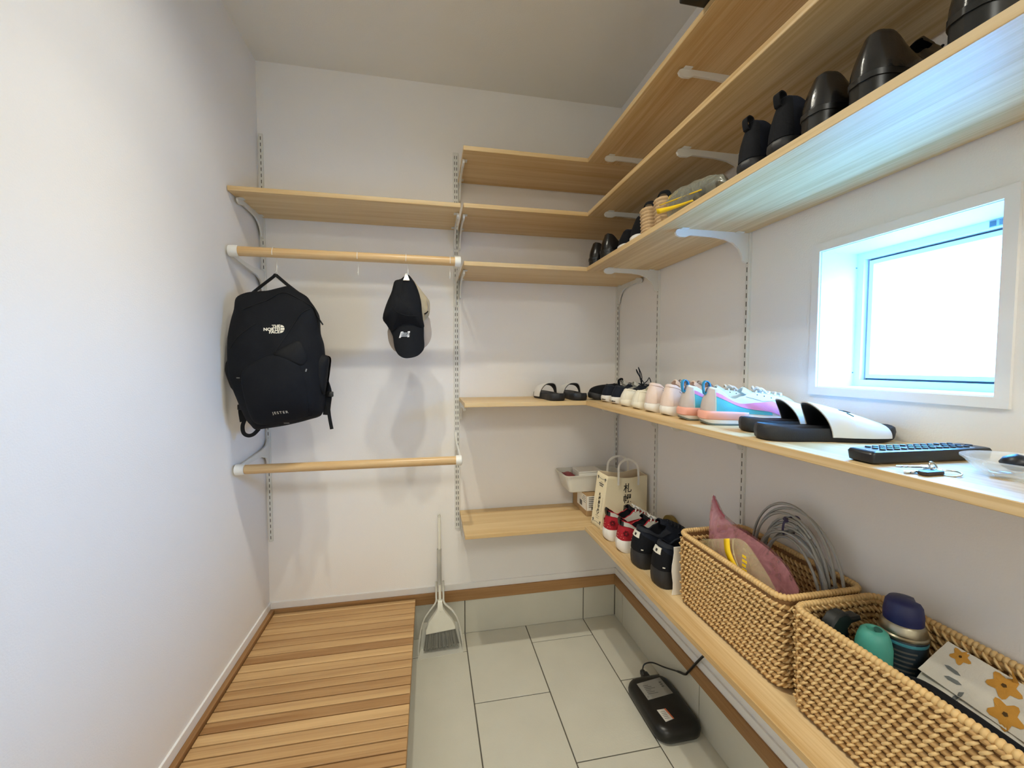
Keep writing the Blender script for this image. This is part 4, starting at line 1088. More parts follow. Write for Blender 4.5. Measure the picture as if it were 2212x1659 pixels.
def boot(label, y):
    t = shoe_thing(label, 1.356, y, ZS3, 0, group='dark ankle shoes with pull tabs on the third shelf', name='ankle_shoe')
    s = Shoe(L=.262, w=.039, sole=.026, heel=.108, side=.085, throat=.112, toebox=.048, xo=.28, a=.20, bw=.72)
    s.sole_mesh(t, M['blackrub']); s.upper(t, M['navy'], M['darkline']); s.tongue(t, M['navy'], .012); s.laces(t, M['charcoal'], 5)
    s.patch(t, 'heel_counter', M['blackfab'], 23, 33, .03, .95, .0016, n=10)
    s.heel_tab(t, M['blackfab'], .014, .010, .010, .024)
boot('dark ankle shoe with heel pull tab, next to the zip bag', -1.180)
boot('dark ankle shoe with heel pull tab, next to the big leather shoes', -1.262)
dress('big black leather shoe above the window, beside the ankle shoes', -1.344, 1.352, .28, 1.0)
dress('big black leather shoe above the window, second of the pair', -1.431, 1.352, .28, 1.04)
dress('black leather shoe at the upper right edge of the view', -1.560, 1.352, .28, 1.12)
# ------------------------------------------------------------------ lowest shelf: box, tray, paper bag
M['card'] = mat('cardboard', 'A98A60', .8, var=.05, bump=.1); M['traym'] = mat('milky_plastic', 'E8E6DC', .35, var=.02)
M['traym'].node_tree.nodes['Principled BSDF'].inputs['Alpha'].default_value = .82
M['paper'] = mat('cream_paper', 'E9DDBB', .7, var=.03, scale=12, bump=.12, bscale=120); M['paperw'] = mat('white_paper', 'E9E6DC', .6, var=.02)
M['paperin'] = mat('bag_inside', 'D9C7A8', .8, var=.03); M['redprint'] = mat('dusty_red_print', '9A4A50', .6, var=.1)
t = thing('cardboard_box', 'brown cardboard box with white label, under the white tray', 'box', (1.50, -.11, ZS5))
MB().box(1.402, 1.60, -.205, -.020, ZS5, .7095, .002, 1).build('carton', M['card'], t, world=True)
lb = MB().box(1.4012, 1.4022, -.1995, -.085, .637, .704).build('label', M['paperw'], t, world=True)
MB().box(1.4022, 1.47, -.2060, -.2048, .637, .704).build('label', M['paperw'], t, world=True)
m = MB()
for i in range(4): m.box(1.4008, 1.4013, -.195, -.195+.03+.008*(i % 3), .696-.0085*i, .6985-.0085*i)
m.box(1.4008, 1.4013, -.150, -.120, .645, .668)
for i in range(6): m.box(1.412+.0, 1.455-.006*(i % 2), -.2066, -.2059, .695-.0085*i, .6985-.0085*i)
m.box(1.425, 1.462, -.2066, -.2059, .640, .652)
m.build('label_print', M['ink'], lb, world=True, kind='stuff')

t = thing('plastic_tray', 'milky white plastic tray on the cardboard box', 'tray', (1.45, -.10, .71))
m = MB()
def ringr(x0, x1, y0, y1, z, r): return [(a, b, z) for a, b in rrect(x0, x1, y0, y1, r, 5)]
m.grid([ringr(1.340, 1.585, -.158, -.030, .7105, .015), ringr(1.337, 1.588, -.161, -.027, .713, .016), ringr(1.314, 1.607, -.172, -.014, .788, .022), ringr(1.308, 1.612, -.177, -.010, .789, .024), ringr(1.308, 1.612, -.177, -.010, .792, .024),
        ringr(1.317, 1.604, -.169, -.017, .791, .02), ringr(1.340, 1.585, -.157, -.031, .714, .014)], close_v=True, cap=True)
m.build('shell', M['traym'], t, world=True, smooth=35)
t = thing('card_case', 'white flat card case lying in the plastic tray', 'case', (1.46, -.10, .77))
MB().box(1.385, 1.50, -.150, -.060, .716, .797, .003, 2).build('case', M['paperw'], t, world=True)
MB().box(1.384, 1.501, -.151, -.059, .7975, .8045, .002, 1).build('lid', M['paperw'], t, world=True)
t = thing('sachet', 'dusty red printed sachet in the plastic tray', 'packet', (1.35, -.09, .77))
m = MB(); rows = []
for i in range(8):
    rows.append([(lerp(1.335, 1.378, i/7), lerp(-.125, -.045, j/7), .776+.012*math.sin(PI*i/7)*math.sin(PI*j/7)+.003*noise.noise(Vector((i, j, .5)))) for j in range(8)])
m.grid(rows).build('foil', M['redprint'], t, world=True, smooth=60, solid=.004)
m = MB()
rows = []
for z in (.7142, .772): rows.append([(1.342, -.12, z), (1.374, -.12, z), (1.374, -.05, z), (1.342, -.05, z)])
m.grid(rows, close_v=True, cap=True).build('packet', M['paperw'], t, world=True)

bag = thing('paper_bag', 'cream paper carrier bag with black Japanese lettering and twin handles', 'bag', (1.51, -.31, ZS5))
A, B, C, D = (Vector(v) for v in ((1.393, -.280, ZS5), (1.405, -.360, ZS5), (1.626, -.337, ZS5), (1.616, -.257, ZS5)))
A1, B1, C1, D1 = (Vector(v) for v in ((1.428, -.268, .838), (1.443, -.342, .831), (1.631, -.330, .823), (1.622, -.258, .834)))
def wall(p00, p10, p01, p11, nu, nv, bow, gus=0.0):
    n_ = (p10-p00).cross(p01-p00).normalized(); R = []
    for v in range(nv+1):
        row = []
        for u in range(nu+1):
            q, w = u/nu, v/nv
            p = p00.lerp(p10, q).lerp(p01.lerp(p11, q), w) + n_*(bow*math.sin(PI*q)*w + gus*(1-abs(2*q-1))*w**1.5 + .0022*noise.noise(Vector((q*5, w*6, bow*99)))*math.sin(PI*q))
            if w == 1 and bow and nu > 6: p.z -= .012*math.sin(PI*q)**2
            row.append(p)
        R.append(row)
    return R
fr = wall(B, C, B1, C1, 14, 14, -.010); sd = wall(A, B, A1, B1, 8, 14, 0, -.0); bk = wall(D, A, D1, A1, 14, 14, -.004); rs = wall(C, D, C1, D1, 8, 14, 0, -.008)
m = MB()
for R in (fr, sd, bk, rs): m.grid(R)
m.faces([A, B, C, D], [(0, 1, 2, 3)])
bmesh.ops.remove_doubles(m.bm, verts=m.bm.verts[:], dist=.0004)
ftree = bvh_of(m)
m.build('body', M['paper'], bag, world=True, smooth=25, solid=.0008)
m = MB()
for R in (fr, sd, bk, rs):
    cen = Vector((1.515, -.305, 0))
    m.grid([[p + Vector(((cen.x-p.x)*.012, (cen.y-p.y)*.05, -.001)) for p in r_] for r_ in R[3:]])
m.build('inside', M['paperin'], bag, world=True, smooth=25)
# creases near the foot of the bag
for (p, q) in ((Vector((1.404, -.3615, .655)), Vector((1.628, -.3385, .655))),):
    pass
def hndl(c0, c1, hgt, lean, nrm):
    q = smooth_path([c0+Vector((0, 0, -.035)), c0, c0+Vector((.006, lean*.6, hgt*.7)), c0.lerp(c1, .5)+Vector((0, lean, hgt)), c1+Vector((-.006, lean*.6, hgt*.7)), c1, c1+Vector((0, 0, -.035))], 7)
    mb = MB(); rows = []
    for i, p in enumerate(q):
        tt = (q[min(i+1, len(q)-1)]-q[max(i-1, 0)]).normalized(); w_ = Vector((nrm.y, -nrm.x, 0)); s_ = tt.cross(nrm).normalized()*.0045; nn = nrm*.0008
        rows.append([p+s_+nn, p-s_+nn, p-s_-nn, p+s_-nn])
    mb.grid(rows, close_v=True, cap=True); return mb.build('handle', M['paperw'], bag, world=True)
nf = Vector((.10, -1, 0)).normalized()
hndl(Vector((1.490, -.3435, .825)), Vector((1.585, -.3385, .820)), .075, .010, nf)
hndl(Vector((1.475, -.262, .830)), Vector((1.575, -.258, .828)), .070, -.008, nf)
# writing on the front and on the side
fro = basis(C-B, B1-B); sid = basis(B-A, A1-A)
def on_bag(body, size, p, rot, name='lettering', m_=M['inkb'], **kw):
    b = text_mesh(body, size, **kw); n_ = rot.col[2]
    b.transform(Matrix.Translation(p + n_*.03) @ rot.to_4x4())
    for v in b.verts:
        h = ftree.ray_cast(v.co, -n_)
        if h[0] is not None: v.co = h[0] + n_*.0011
    mb = MB(); mb._take(b); return mb.build(name, m_, bag, world=True)
def fpt(u, v): return B.lerp(C, u).lerp(B1.lerp(C1, u), v)
def spt(u, v): return A.lerp(B, u).lerp(A1.lerp(B1, u), v)
for ch, v in (('札', .74), ('幌', .53), ('農', .33), ('学', .12)): on_bag(ch, .041, fpt(.53, v), fro, bold=.0005, shear=.12)
for i, ch in enumerate('札幌農学校'): on_bag(ch, .017, spt(.52, .60-.075*i), sid, bold=.0003)
for i in range(9): on_bag('小'if i % 2 else '十', .006, spt(.80, .56-.031*i), sid)
for i in range(6): on_bag('十'if i % 2 else '小', .006, spt(.25, .48-.031*i), sid)
b = MB()
def bar(u0, u1, v0, v1):
    P_ = [spt(u0, v0), spt(u1, v0), spt(u1, v1), spt(u0, v1)]; n_ = sid.col[2]
    b.faces([p+n_*.0012 for p in P_], [(0, 1, 2, 3)])
bar(.30, .74, .795, .815); bar(.36, .68, .760, .778); bar(.42, .62, .835, .840)
bar(.34, .70, .20, .206); bar(.40, .66, .165, .171)
b.build('printed_band', M['ink'], bag, world=True, kind='stuff')
fr_ = []
n_ = sid.col[2]
def curl(pts, r_=.0007): MB().tube([spt(u, v)+n_*.0013 for u, v in pts], r_, 5).build('ornament', M['ink'], bag, world=True)
curl([(.12, .92), (.16, .90), (.30, .905), (.50, .895), (.70, .905), (.84, .90), (.88, .92)])
curl([(.12, .07), (.18, .10), (.30, .08), (.5, .095), (.7, .08), (.82, .10), (.88, .07)])
for u, v in ((.16, .90), (.84, .90), (.16, .10), (.84, .10)):
    curl([(u-.06, v+.02), (u, v), (u+.06, v+.02)], .0014); curl([(u, v+.035), (u, v-.03)], .0014)
curl([(.36, .29), (.5, .22), (.64, .29), (.5, .25)], .0008)

t = thing('tape_roll', 'olive roll of tape standing behind the sneakers by the wall', 'tape', (1.634, -.515, ZS5))
M['olive'] = mat('olive_tape', '8B7433', .35, var=.1); M['tapew'] = mat('pale_tape_side', 'CFC8B6', .6)
def xring(x0, x1, c, r0, r1, n=32):
    mb = MB()
    rows = [[(x, c[0]+r_*math.cos(2*PI*j/n), c[1]+r_*math.sin(2*PI*j/n)) for j in range(n)] for x, r_ in ((x0, r0), (x0, r1), (x1, r1), (x1, r0))]
    mb.grid(rows, close_u=True, close_v=True); return mb
xring(1.6245, 1.6385, (-.515, ZS5+.0505), .034, .050).build('tape', M['olive'], t, world=True, smooth=40)
xring(1.6235, 1.6387, (-.515, ZS5+.0505), .029, .034).build('core', M['tapew'], t, world=True, smooth=40)
t = thing('white_card', 'thin white card slipped between black shoe and woven basket', 'card', (1.48, -.872, ZS5))
m = MB(); rows = []
for i in range(9):
    z = ZS5+.001 + .148*i/8
    rows.append([(1.413+.003*math.sin(i*1.1), -.870-.003*i/8, z), (1.57, -.870-.003*i/8, z)])
m.grid(rows).build('sheet', M['paperw'], t, world=True, solid=.0025)

# ------------------------------------------------------------------ woven baskets
M['weave'] = mat('rattan', 'BE9760', .55, var=.28, scale=45); M['strand'] = mat('pale_rattan', 'DDBC84', .5, var=.18, scale=60)
M['core'] = mat('rattan_core', '86623A', .8, var=.2); M['rimm'] = mat('rattan_rim', 'D2AF76', .5, var=.2, scale=60)
def perimeter(x0, x1, y0, y1, r, step):
    P_ = []
    L_ = []
    corners = rrect(x0, x1, y0, y1, r, 9)
    pts = [Vector((a, b, 0)) for a, b in corners]; pts.append(pts[0])
    tot = sum((b-a).length for a, b in zip(pts, pts[1:])); n = max(8, round(tot/step)); out = []
    seg = 0; acc = 0.0; d = 0.0
    lens = [(b-a).length for a, b in zip(pts, pts[1:])]
    for k in range(n):
        s_ = tot*k/n
        while acc+lens[seg] < s_: acc += lens[seg]; seg += 1
        q = (s_-acc)/lens[seg] if lens[seg] else 0
        p = pts[seg].lerp(pts[seg+1], q)
        out.append(p)
    res = []
    for k in range(n):
        tg = (out[(k+1) % n]-out[k-1]).normalized(); res.append((out[k], tg, Vector((tg.y, -tg.x, 0))))
    return res
def basket(label, x0, x1, y0, y1, z0, z1):
    t = thing('woven_basket', label, 'basket', ((x0+x1)/2, (y0+y1)/2, z0), group='rattan baskets on the lowest shelf')
    R0 = .026; ins = .008; off = .0062
    m = MB(); rows = []
    for z, i_ in ((z0+.002, ins+off), (z1-.004, off)):
        rows.append([(a, b, z) for a, b in rrect(x0+i_, x1-i_, y0+i_, y1-i_, R0)])
    for z, i_ in ((z1-.004, off+.004), (z0+.006, ins+off+.004)):
        rows.append([(a, b, z) for a, b in rrect(x0+i_, x1-i_, y0+i_, y1-i_, R0-.003)])
    m.grid(rows, close_v=True, cap=True)
    m.build('core', M['core'], t, world=True)
    per = perimeter(x0+off, x1-off, y0+off, y1-off, R0, .0142)
    hs = .0142; nr = int((z1-z0-.012)/hs); Vh, Fh, Vs, Fs = [], [], [], []
    cx_, cy_ = (x0+x1)/2, (y0+y1)/2
    def tubev(V, F, pts, rs, n):
        base = len(V); k = len(pts)
        for i in range(k):
            tt = (pts[min(i+1, k-1)]-pts[max(i-1, 0)]).normalized(); a = tt.cross(Vector((.31, .22, .92))).normalized(); b_ = tt.cross(a)
            for j in range(n):
                an = 2*PI*j/n; V.append(pts[i]+a*(math.cos(an)*rs[i])+b_*(math.sin(an)*rs[i]))
        for i in range(k-1):
            for j in range(n):
                F.append((base+i*n+j, base+i*n+(j+1) % n, base+(i+1)*n+(j+1) % n, base+(i+1)*n+j))
        F.append(tuple(base+j for j in range(n))[::-1]); F.append(tuple(base+(k-1)*n+j for j in range(n)))
    for r_ in range(nr):
        z = z0+.007+hs*(r_+.5); shr = ins*(1-(z-z0)/(z1-z0))
        for k, (p, tg, no) in enumerate(per):
            if (k + 0) % 1: continue
            dirc = Vector((p.x-cx_, p.y-cy_, 0)); 
            if no.dot(dirc) < 0: no = -no
            ph = (r_ % 2)*.5
            jz = random.uniform(-.0008, .0008); jr = random.uniform(.9, 1.1)
            for sg, dep in ((1, 0.0), (-1, .004)):
                c = p - no*(shr+dep) + tg*(ph*.0142)
                nn = no*sg
                c = Vector((c.x, c.y, z+jz))
                L_ = .0088
                tubev(Vh, Fh, [c - tg*L_ - nn*.0022, c - tg*L_*.5 + nn*.0010, c + tg*L_*.5 + nn*.0010, c + tg*L_ - nn*.0022], [.0036*jr, .0052*jr, .0052*jr, .0036*jr], 6)
                s0 = c + tg*.0071
                lean = random.uniform(.8, 1.15)
                tubev(Vs, Fs, [s0 - tg*.0064*lean - Vector((0, 0, .0072)) + nn*.0020, s0 - tg*.0030*lean - Vector((0, 0, .0032)) + nn*.0056, s0 + tg*.0028*lean + Vector((0, 0, .0032)) + nn*.0060, s0 + tg*.0066*lean + Vector((0, 0, .0072)) + nn*.0022],
                      [.0018, .0026, .0026, .0016], 5)
    for nm_, V, F, mm in (('weavers', Vh, Fh, 'weave'), ('strands', Vs, Fs, 'strand')):
        me = bpy.data.meshes.new(nm_); inv = world_of(t).inverted(); me.from_pydata([inv @ v for v in V], [], F); me.materials.append(M[mm])
        me.polygons.foreach_set('use_smooth', [True]*len(me.polygons))
        o = bpy.data.objects.new(nm_, me); COL.objects.link(o); o.parent = t; o['kind'] = 'stuff'
    rp = perimeter(x0+off+.001, x1-off-.001, y0+off+.001, y1-off-.001, R0, .0026)
    pts = [Vector((p.x, p.y, z1-.004)) for p, a, b in rp]
    MB().tube(pts, [.0071 if k % 3 else .0050 for k in range(len(pts))], 10, closed=True).build('rim', M['rimm'], t, world=True, smooth=60)
    return t
basket('woven rattan basket holding plastic bags and a grey cable coil', 1.413, 1.636, -1.2625, -.8855, ZS5, .8195)
basket('woven rattan basket holding spray bottles and a flowered pouch, nearest the camera', 1.411, 1.636, -1.672, -1.2765, ZS5, .8215)

# --- in the first basket
M['pinkf'] = film('pink_film', 'DC9AA4', .5); M['pinkz'] = film('pink_zip_band', 'CF6E7E', .85); M['clearf'] = film('clear_film', 'DDD3A4', .33)
M['yelz'] = mat('yellow_zip_band', 'F0C814', .35, var=.03); M['cable'] = mat('grey_cable', '9C9C98', .45, var=.05); M['tie'] = mat('purple_tie', '332C4E', .6)
M['stuffing'] = mat('pale_contents', 'CDA79C', .7, var=.15, scale=25)
def bagmesh(top, bottom_z, x0, thick, n=18, k=12, seed=1.0, lean=0.0):
    """a swollen film bag whose mouth follows the (y, z) line top; front and back walls"""
    T_ = smooth_path([(0, y, z) for y, z in top], 5); T_ = [T_[int(i*(len(T_)-1)/n)] for i in range(n+1)]
    m = MB()
    for sg in (1, -1):
        R = []
        for j in range(k+1):
            q = j/k; row = []
            for i, p in enumerate(T_):
                z = lerp(p.z, bottom_z, q); y = lerp(p.y, lerp(T_[0].y-.012, T_[-1].y+.012, i/n), q)
                b_ = thick*math.sin(PI*i/n)**.6*math.sin(PI*min(1, q*.9+.02))**.7
                w = noise.noise(Vector((y*22, z*22, seed+sg)))*.009*math.sin(PI*min(1, q+.08))
                row.append((x0+sg*b_+w+lean*q, y, z))
            R.append(row)
        m.grid(R)
    bmesh.ops.remove_doubles(m.bm, verts=m.bm.verts[:], dist=.0006)
    return m, T_
t = thing('zip_bag', 'pink translucent zip bag standing up in the first basket', 'plastic bag', (1.52, -1.05, ZS5+.01), group='zip bags')
m, T_ = bagmesh([(-.906, .872), (-.910, .922), (-.926, .906), (-.948, .884), (-.985, .872), (-1.05, .864), (-1.11, .856), (-1.165, .838), (-1.205, .80)], ZS5+.008, 1.515, .040, seed=3)
m.build('film', M['pinkf'], t, world=True, smooth=60)
m = MB(); q = [(p.x+1.515, p.y, p.z) for p in T_[:9]]
m.grid([[(x, y, z+.001) for x, y, z in q], [(x+.001, y+.004, z-.022) for x, y, z in q]]).build('zip_band', M['pinkz'], t, world=True, smooth=60, solid=.001)
m = MB(); rows = []
for i in range(9):
    a = PI*i/8
    rows.append([(1.512+.035*math.sin(a)*math.cos(b_)*(1+.3*noise.noise(Vector((i, b_, 2)))), -1.05-.11*math.cos(a), .72+.085*math.sin(a)*math.sin(b_)+.012*noise.noise(Vector((i*.7, b_*2, 5)))) for b_ in [2*PI*j/14 for j in range(14)]])
m.grid(rows, close_v=True, cap=True).build('contents', M['stuffing'], t, world=True, smooth=70)
t = thing('zip_bag', 'clear zip bag with yellow zip strip in the first basket', 'plastic bag', (1.455, -1.10, ZS5+.01), group='zip bags')
m, T_ = bagmesh([(-.945, .812), (-.985, .828), (-1.035, .850), (-1.062, .862), (-1.09, .872), (-1.12, .868), (-1.15, .848), (-1.185, .822), (-1.215, .79)], ZS5+.010, 1.455, .011, seed=9, lean=.016)
m.build('film', M['clearf'], t, world=True, smooth=60)
def ribbon(pts, w, name, mm, par, side):
    q = smooth_path(pts, 6); s_ = Vector(side)
    MB().grid([[p for p in q], [p+s_*w for p in q]]).build(name, mm, par, world=True, smooth=60, solid=.0012)
ribbon([(1.448, -1.043, .853), (1.440, -1.058, .828), (1.437, -1.082, .805), (1.436, -1.112, .785)], .021, 'zip_strip', M['yelz'], t, (.05, -.90, .42))
ribbon([(1.446, -1.076, .866), (1.438, -1.088, .840), (1.435, -1.108, .815), (1.434, -1.135, .790)], .004, 'zip_rail', M['clearf'], t, (0, -1, .4))
m = MB()
for i in range(4): m.box(1.4375, 1.4385, -1.132-.003*(i % 2), -1.120, .842-.011*i, .848-.011*i)
m.build('yellow_print', M['yelz'], t, world=True, kind='stuff')
t = thing('cable_coil', 'coil of grey network cable tied in purple, in the first basket', 'cable', (1.59, -1.12, ZS5+.01))
pts = []
N_ = 9
for k in range(N_):
    ry = .088+.016*((k*7) % 5)/4; rz = .128+.022*((k*3) % 5)/4; cxx = 1.566+.030*((k*5) % 9)/8; cyy = -1.118+.012*((k*4) % 7)/6-.006; czz = ZS5+.012+rz
    for j in range(30):
        a = 2*PI*j/30 + .3*k
        f_ = j/30
        pts.append(Vector((cxx+.004*math.sin(a*2+k), cyy+ry*math.cos(a), czz+rz*math.sin(a))))
MB().tube(pts, .0032, 6).build('cable', M['cable'], t, world=True, smooth=60)
for ry, rz, cy_, x_ in ((.128, .156, -1.112, 1.596), (.112, .150, -1.106, 1.582), (.122, .161, -1.102, 1.590)):
    q = [Vector((x_, cy_+ry*math.cos(a)*(1 if math.sin(a) > 0 else .82), ZS5+.020+rz+rz*math.sin(a))) for a in [PI*1.35*j/40-.175*PI for j in range(41)]]
    MB().tube(q, .0034, 6).build('loose_loop', M['cable'], t, world=True, smooth=60)
MB().tube(smooth_path([(1.575, -1.098, .878), (1.566, -1.104, .895), (1.570, -1.108, .918), (1.600, -1.108, .924), (1.620, -1.10, .905), (1.60, -1.098, .872)], 5), .0026, 6).build('tie', M['tie'], t, world=True, smooth=60)
MB().tube([(1.566, -1.108, .921), (1.560, -1.116, .926), (1.556, -1.126, .922)], .004, 6).build('tie_end', M['tie'], t, world=True, smooth=60)

# --- in the second basket
M['sprayb'] = mat('dark_green_black', '15191A', .5, var=.1); M['tealp'] = mat('teal_plastic', '4FA697', .45, var=.03); M['teald'] = mat('dark_teal', '27635B', .6)
M['navycap'] = mat('navy_cap', '232B5E', .45, var=.03); M['can'] = mat('slate_can', '2C3B47', .3, .3, var=.08); M['silver'] = mat('tin', 'A39C88', .28, .9, var=.05)
M['lblue'] = mat('pale_blue_ring', '58A9BD', .3, .4); M['rosel'] = mat('dull_rose_band', '8B6A63', .5)
t = thing('spray_bottle', 'black trigger spray bottle in the corner of the nearer basket', 'bottle', (1.463, -1.312, ZS5+.008))
c = (1.470, -1.329)
MB().lathe([(.001, 0), (.021, 0), (.0225, .004), (.0225, .125), (.018, .145), (.010, .158), (.010, .172)], 20, (c[0], c[1], ZS5+.0075)).build('bottle', M['sprayb'], t, world=True, smooth=50)
mtx = Matrix.Translation((c[0], c[1], .790)) @ Matrix.Rotation(math.radians(6), 4, 'Z') @ Matrix.Scale(1.2, 4)
m = MB().prism([(-.024, -.004), (-.020, .018), (-.008, .030), (.008, .032), (.018, .028), (.022, .022), (.044, .0205), (.045, .0125), (.022, .011), (.014, .004), (.010, -.006), (-.010, -.008)], -.010, .010, 'y', .003).xf(mtx)
m.build('trigger_head', M['sprayb'], t, world=True, smooth=40)
MB().prism([(.012, .008), (.020, .008), (.024, -.010), (.032, -.026), (.027, -.028), (.018, -.014)], -.005, .005, 'y', .001).xf(mtx).build('trigger', M['sprayb'], t, world=True, smooth=40)
t = thing('spray_can', 'aerosol can with navy cap and silver shoulder in the nearer basket', 'spray can', (1.567, -1.376, ZS5+.008))
c = (1.567, -1.376, ZS5+.0075)
MB().lathe([(.001, 0), (.035, 0), (.036, .003), (.036, .182), (.0345, .185)], 32, c).build('body', M['can'], t, world=True, smooth=40)
MB().lathe([(.0345, .1845), (.0372, .187), (.0372, .190), (.035, .1925), (.0352, .195), (.033, .199), (.0325, .206), (.029, .210), (.002, .211)], 32, c).build('shoulder', M['silver'], t, world=True, smooth=40)
MB().lathe([(.03615, .1765), (.0364, .1775), (.0364, .181), (.03615, .182)], 32, c).build('blue_ring', M['lblue'], t, world=True, smooth=40)
MB().lathe([(.03615, .105), (.0364, .106), (.0364, .118), (.03615, .119)], 32, c).build('rose_band', M['rosel'], t, world=True, smooth=40)
m = MB()
for i in range(6):
    for sg in range(2):
        a0, a1 = math.radians(196+10*sg+3*(i % 2)), math.radians(236+14*sg-5*(i % 3)); z = c[2]+.165-.0085*i
        rows = [[(c[0]+.0363*math.cos(lerp(a0, a1, j/8)), c[1]+.0363*math.sin(lerp(a0, a1, j/8)), z+h_) for j in range(9)] for h_ in (0, .0034)]
        m.grid(rows)
m.build('label_print', M['ink'], t, world=True, kind='stuff')
mb = MB().lathe([(.0285, .2085), (.0295, .212), (.0295, .226), (.027, .243), (.0225, .250), (.010, .253), (.001, .2535)], 28, c)
for v in mb.bm.verts:    # scooped finger recess at the front of the cap
    d = Vector((v.co.x-c[0], v.co.y-c[1])); z = v.co.z-c[2]
    if d.length > .004:
        a = math.degrees(math.atan2(d.y, d.x)); 
        if -62 < a < -8 and z > .214: v.co.x -= d.x*.30; v.co.y -= d.y*.30
mb.build('cap', M['navycap'], t, world=True, smooth=45)
t = thing('teal_bottle', 'teal plastic bottle with a slanted hole beside the aerosol can', 'bottle', (1.501, -1.372, ZS5+.008))
c = (1.503, -1.3745, ZS5+.0075)
MB().lathe([(.001, 0), (.0265, 0), (.0275, .004), (.0275, .150), (.0275, .170), (.0245, .185), (.0205, .196), (.0155, .2005), (.012, .2005), (.010, .196), (.001, .196)], 28, c).build('bottle', M['tealp'], t, world=True, smooth=50)
MB().tube([(1.5065, -1.379, ZS5+.2060), (1.5065, -1.379, ZS5+.2078)], [.0115, .0115], 14, flat=.55).build('opening', M['teald'], t, world=True)
# flowered pouch: a thick folded cloth leaning on the wall side
M['cloth'] = mat('white_cotton', 'D3CEC2', .85, var=.05, scale=30, bump=.25, bscale=500); M['flower'] = mat('ochre_flower', 'C08A35', .85, var=.15, scale=60, bump=.2, bscale=500)
M['flowerd'] = mat('flower_centre', '4C3510', .8); M['leafp'] = mat('grey_leaf_print', '6F7473', .8, var=.1)
t = thing('flowered_pouch', 'white cloth pouch with ochre flowers in the nearer basket', 'pouch', (1.55, -1.54, .70))
P00, P10, P01, P11 = Vector((1.490, -1.425, .725)), Vector((1.475, -1.640, .700)), Vector((1.592, -1.424, .806)), Vector((1.598, -1.640, .800))
def sheet2(p00, p10, p01, p11, n, k, amp, seed, th):
    nn = (p10-p00).cross(p01-p00).normalized(); nn = nn if nn.z > 0 else -nn
    R = [[p00.lerp(p10, i/n).lerp(p01.lerp(p11, i/n), j/k) + nn*(amp*noise.noise(Vector((i*.45, j*.45, seed))) + th*math.sin(PI*i/n)**.5*math.sin(PI*j/k)**.5) for i in range(n+1)] for j in range(k+1)]
    R2 = [[p - nn*(.004+1.6*th*math.sin(PI*i/n)**.5*math.sin(PI*j/k)**.5) for i, p in enumerate(r_)] for j, r_ in enumerate(R)]
    return R, R2, nn
R, R2, nn = sheet2(P00, P10, P01, P11, 16, 10, .006, 4.0, .008)
m = MB(); m.grid(R); m.grid(R2)
def loop4(R): return R[0][:] + [r[-1] for r in R[1:-1]] + R[-1][::-1] + [r[0] for r in R[1:-1]][::-1]
m.grid([loop4(R), loop4(R2)], close_v=True); bmesh.ops.remove_doubles(m.bm, verts=m.bm.verts[:], dist=1e-6)
ptree = bvh_of(m); m.build('cloth', M['cloth'], t, world=True, smooth=50)
R, R2, n2 = sheet2(P00.lerp(P01, .5)+nn*.012, P10.lerp(P11, .5)+nn*.012, P01+nn*.010+Vector((-.006, -.012, .012)), P11+nn*.010, 16, 6, .004, 8.0, .004)
m = MB(); m.grid(R); m.grid(R2); m.grid([loop4(R), loop4(R2)], close_v=True); bmesh.ops.remove_doubles(m.bm, verts=m.bm.verts[:], dist=1e-6)
ptree2 = bvh_of(m); m.build('flap', M['cloth'], t, world=True, smooth=50)
def stamp(u, v, poly, mm, name, lift=.0008):
    o = P00.lerp(P10, u).lerp(P01.lerp(P11, u), v); ax = (P10-P00).normalized(); ay = (P01-P00).normalized()
    b = bmesh.new(); n0 = len(poly); ca = sum(p[0] for p in poly)/n0; cb_ = sum(p[1] for p in poly)/n0
    rings_ = [[b.verts.new(o + ax*(ca+(a-ca)*k_) + ay*(cb_+(c_-cb_)*k_) + nn*.05) for a, c_ in poly] for k_ in (1, .66, .33)]
    for A_, B_ in zip(rings_, rings_[1:]):
        for i_ in range(n0): b.faces.new((A_[i_], A_[(i_+1) % n0], B_[(i_+1) % n0], B_[i_]))
    b.faces.new(rings_[-1])
    for w in b.verts:
        h1 = ptree2.ray_cast(w.co, -nn); h2 = ptree.ray_cast(w.co, -nn)
        hs = [h[0] for h in (h1, h2) if h[0] is not None]
        if hs: w.co = max(hs, key=lambda p: p.dot(nn)) + nn*lift
    mb = MB(); mb._take(b); mb.build(name, mm, t, world=True)
def petals(r_, n=5, w=.25): return [(r_*(1+w*math.cos(n*a))*math.cos(a), r_*(1+w*math.cos(n*a))*math.sin(a)) for a in [2*PI*i/30 for i in range(30)]]
for u, v, r_ in ((.10, .30, .014), (.42, .88, .017), (.40, .10, .022), (.50, .62, .017), (.70, .72, .02), (.85, .25, .026), (.93, .85, .018), (.62, -.0, .016), (.16, .92, .012)):
    stamp(u, v, petals(r_), M['flower'], 'flower'); stamp(u, v, [(a*.18, b_*.18) for a, b_ in petals(r_, 5, .1)], M['flowerd'], 'flower_centre', .0016)
for u, v, a in ((.20, .62, .2), (.26, .50, 1.1), (.30, .42, .4), (.33, .34, .9), (.27, .38, 1.6), (.17, .72, .0), (.86, .52, .7), (.90, .46, .5)):
    stamp(u, v, [(.012*math.cos(a+s_)*k_, .012*math.sin(a+s_)*k_) for s_, k_ in ((0, 1), (.45, .55), (PI-.45, .55), (PI, 1), (PI+.45, .55), (-.45, .55))], M['leafp'], 'leaf_print')
t = thing('black_strap', 'thick black padded strap along the front of the nearer basket', 'strap', (1.455, -1.53, .75))
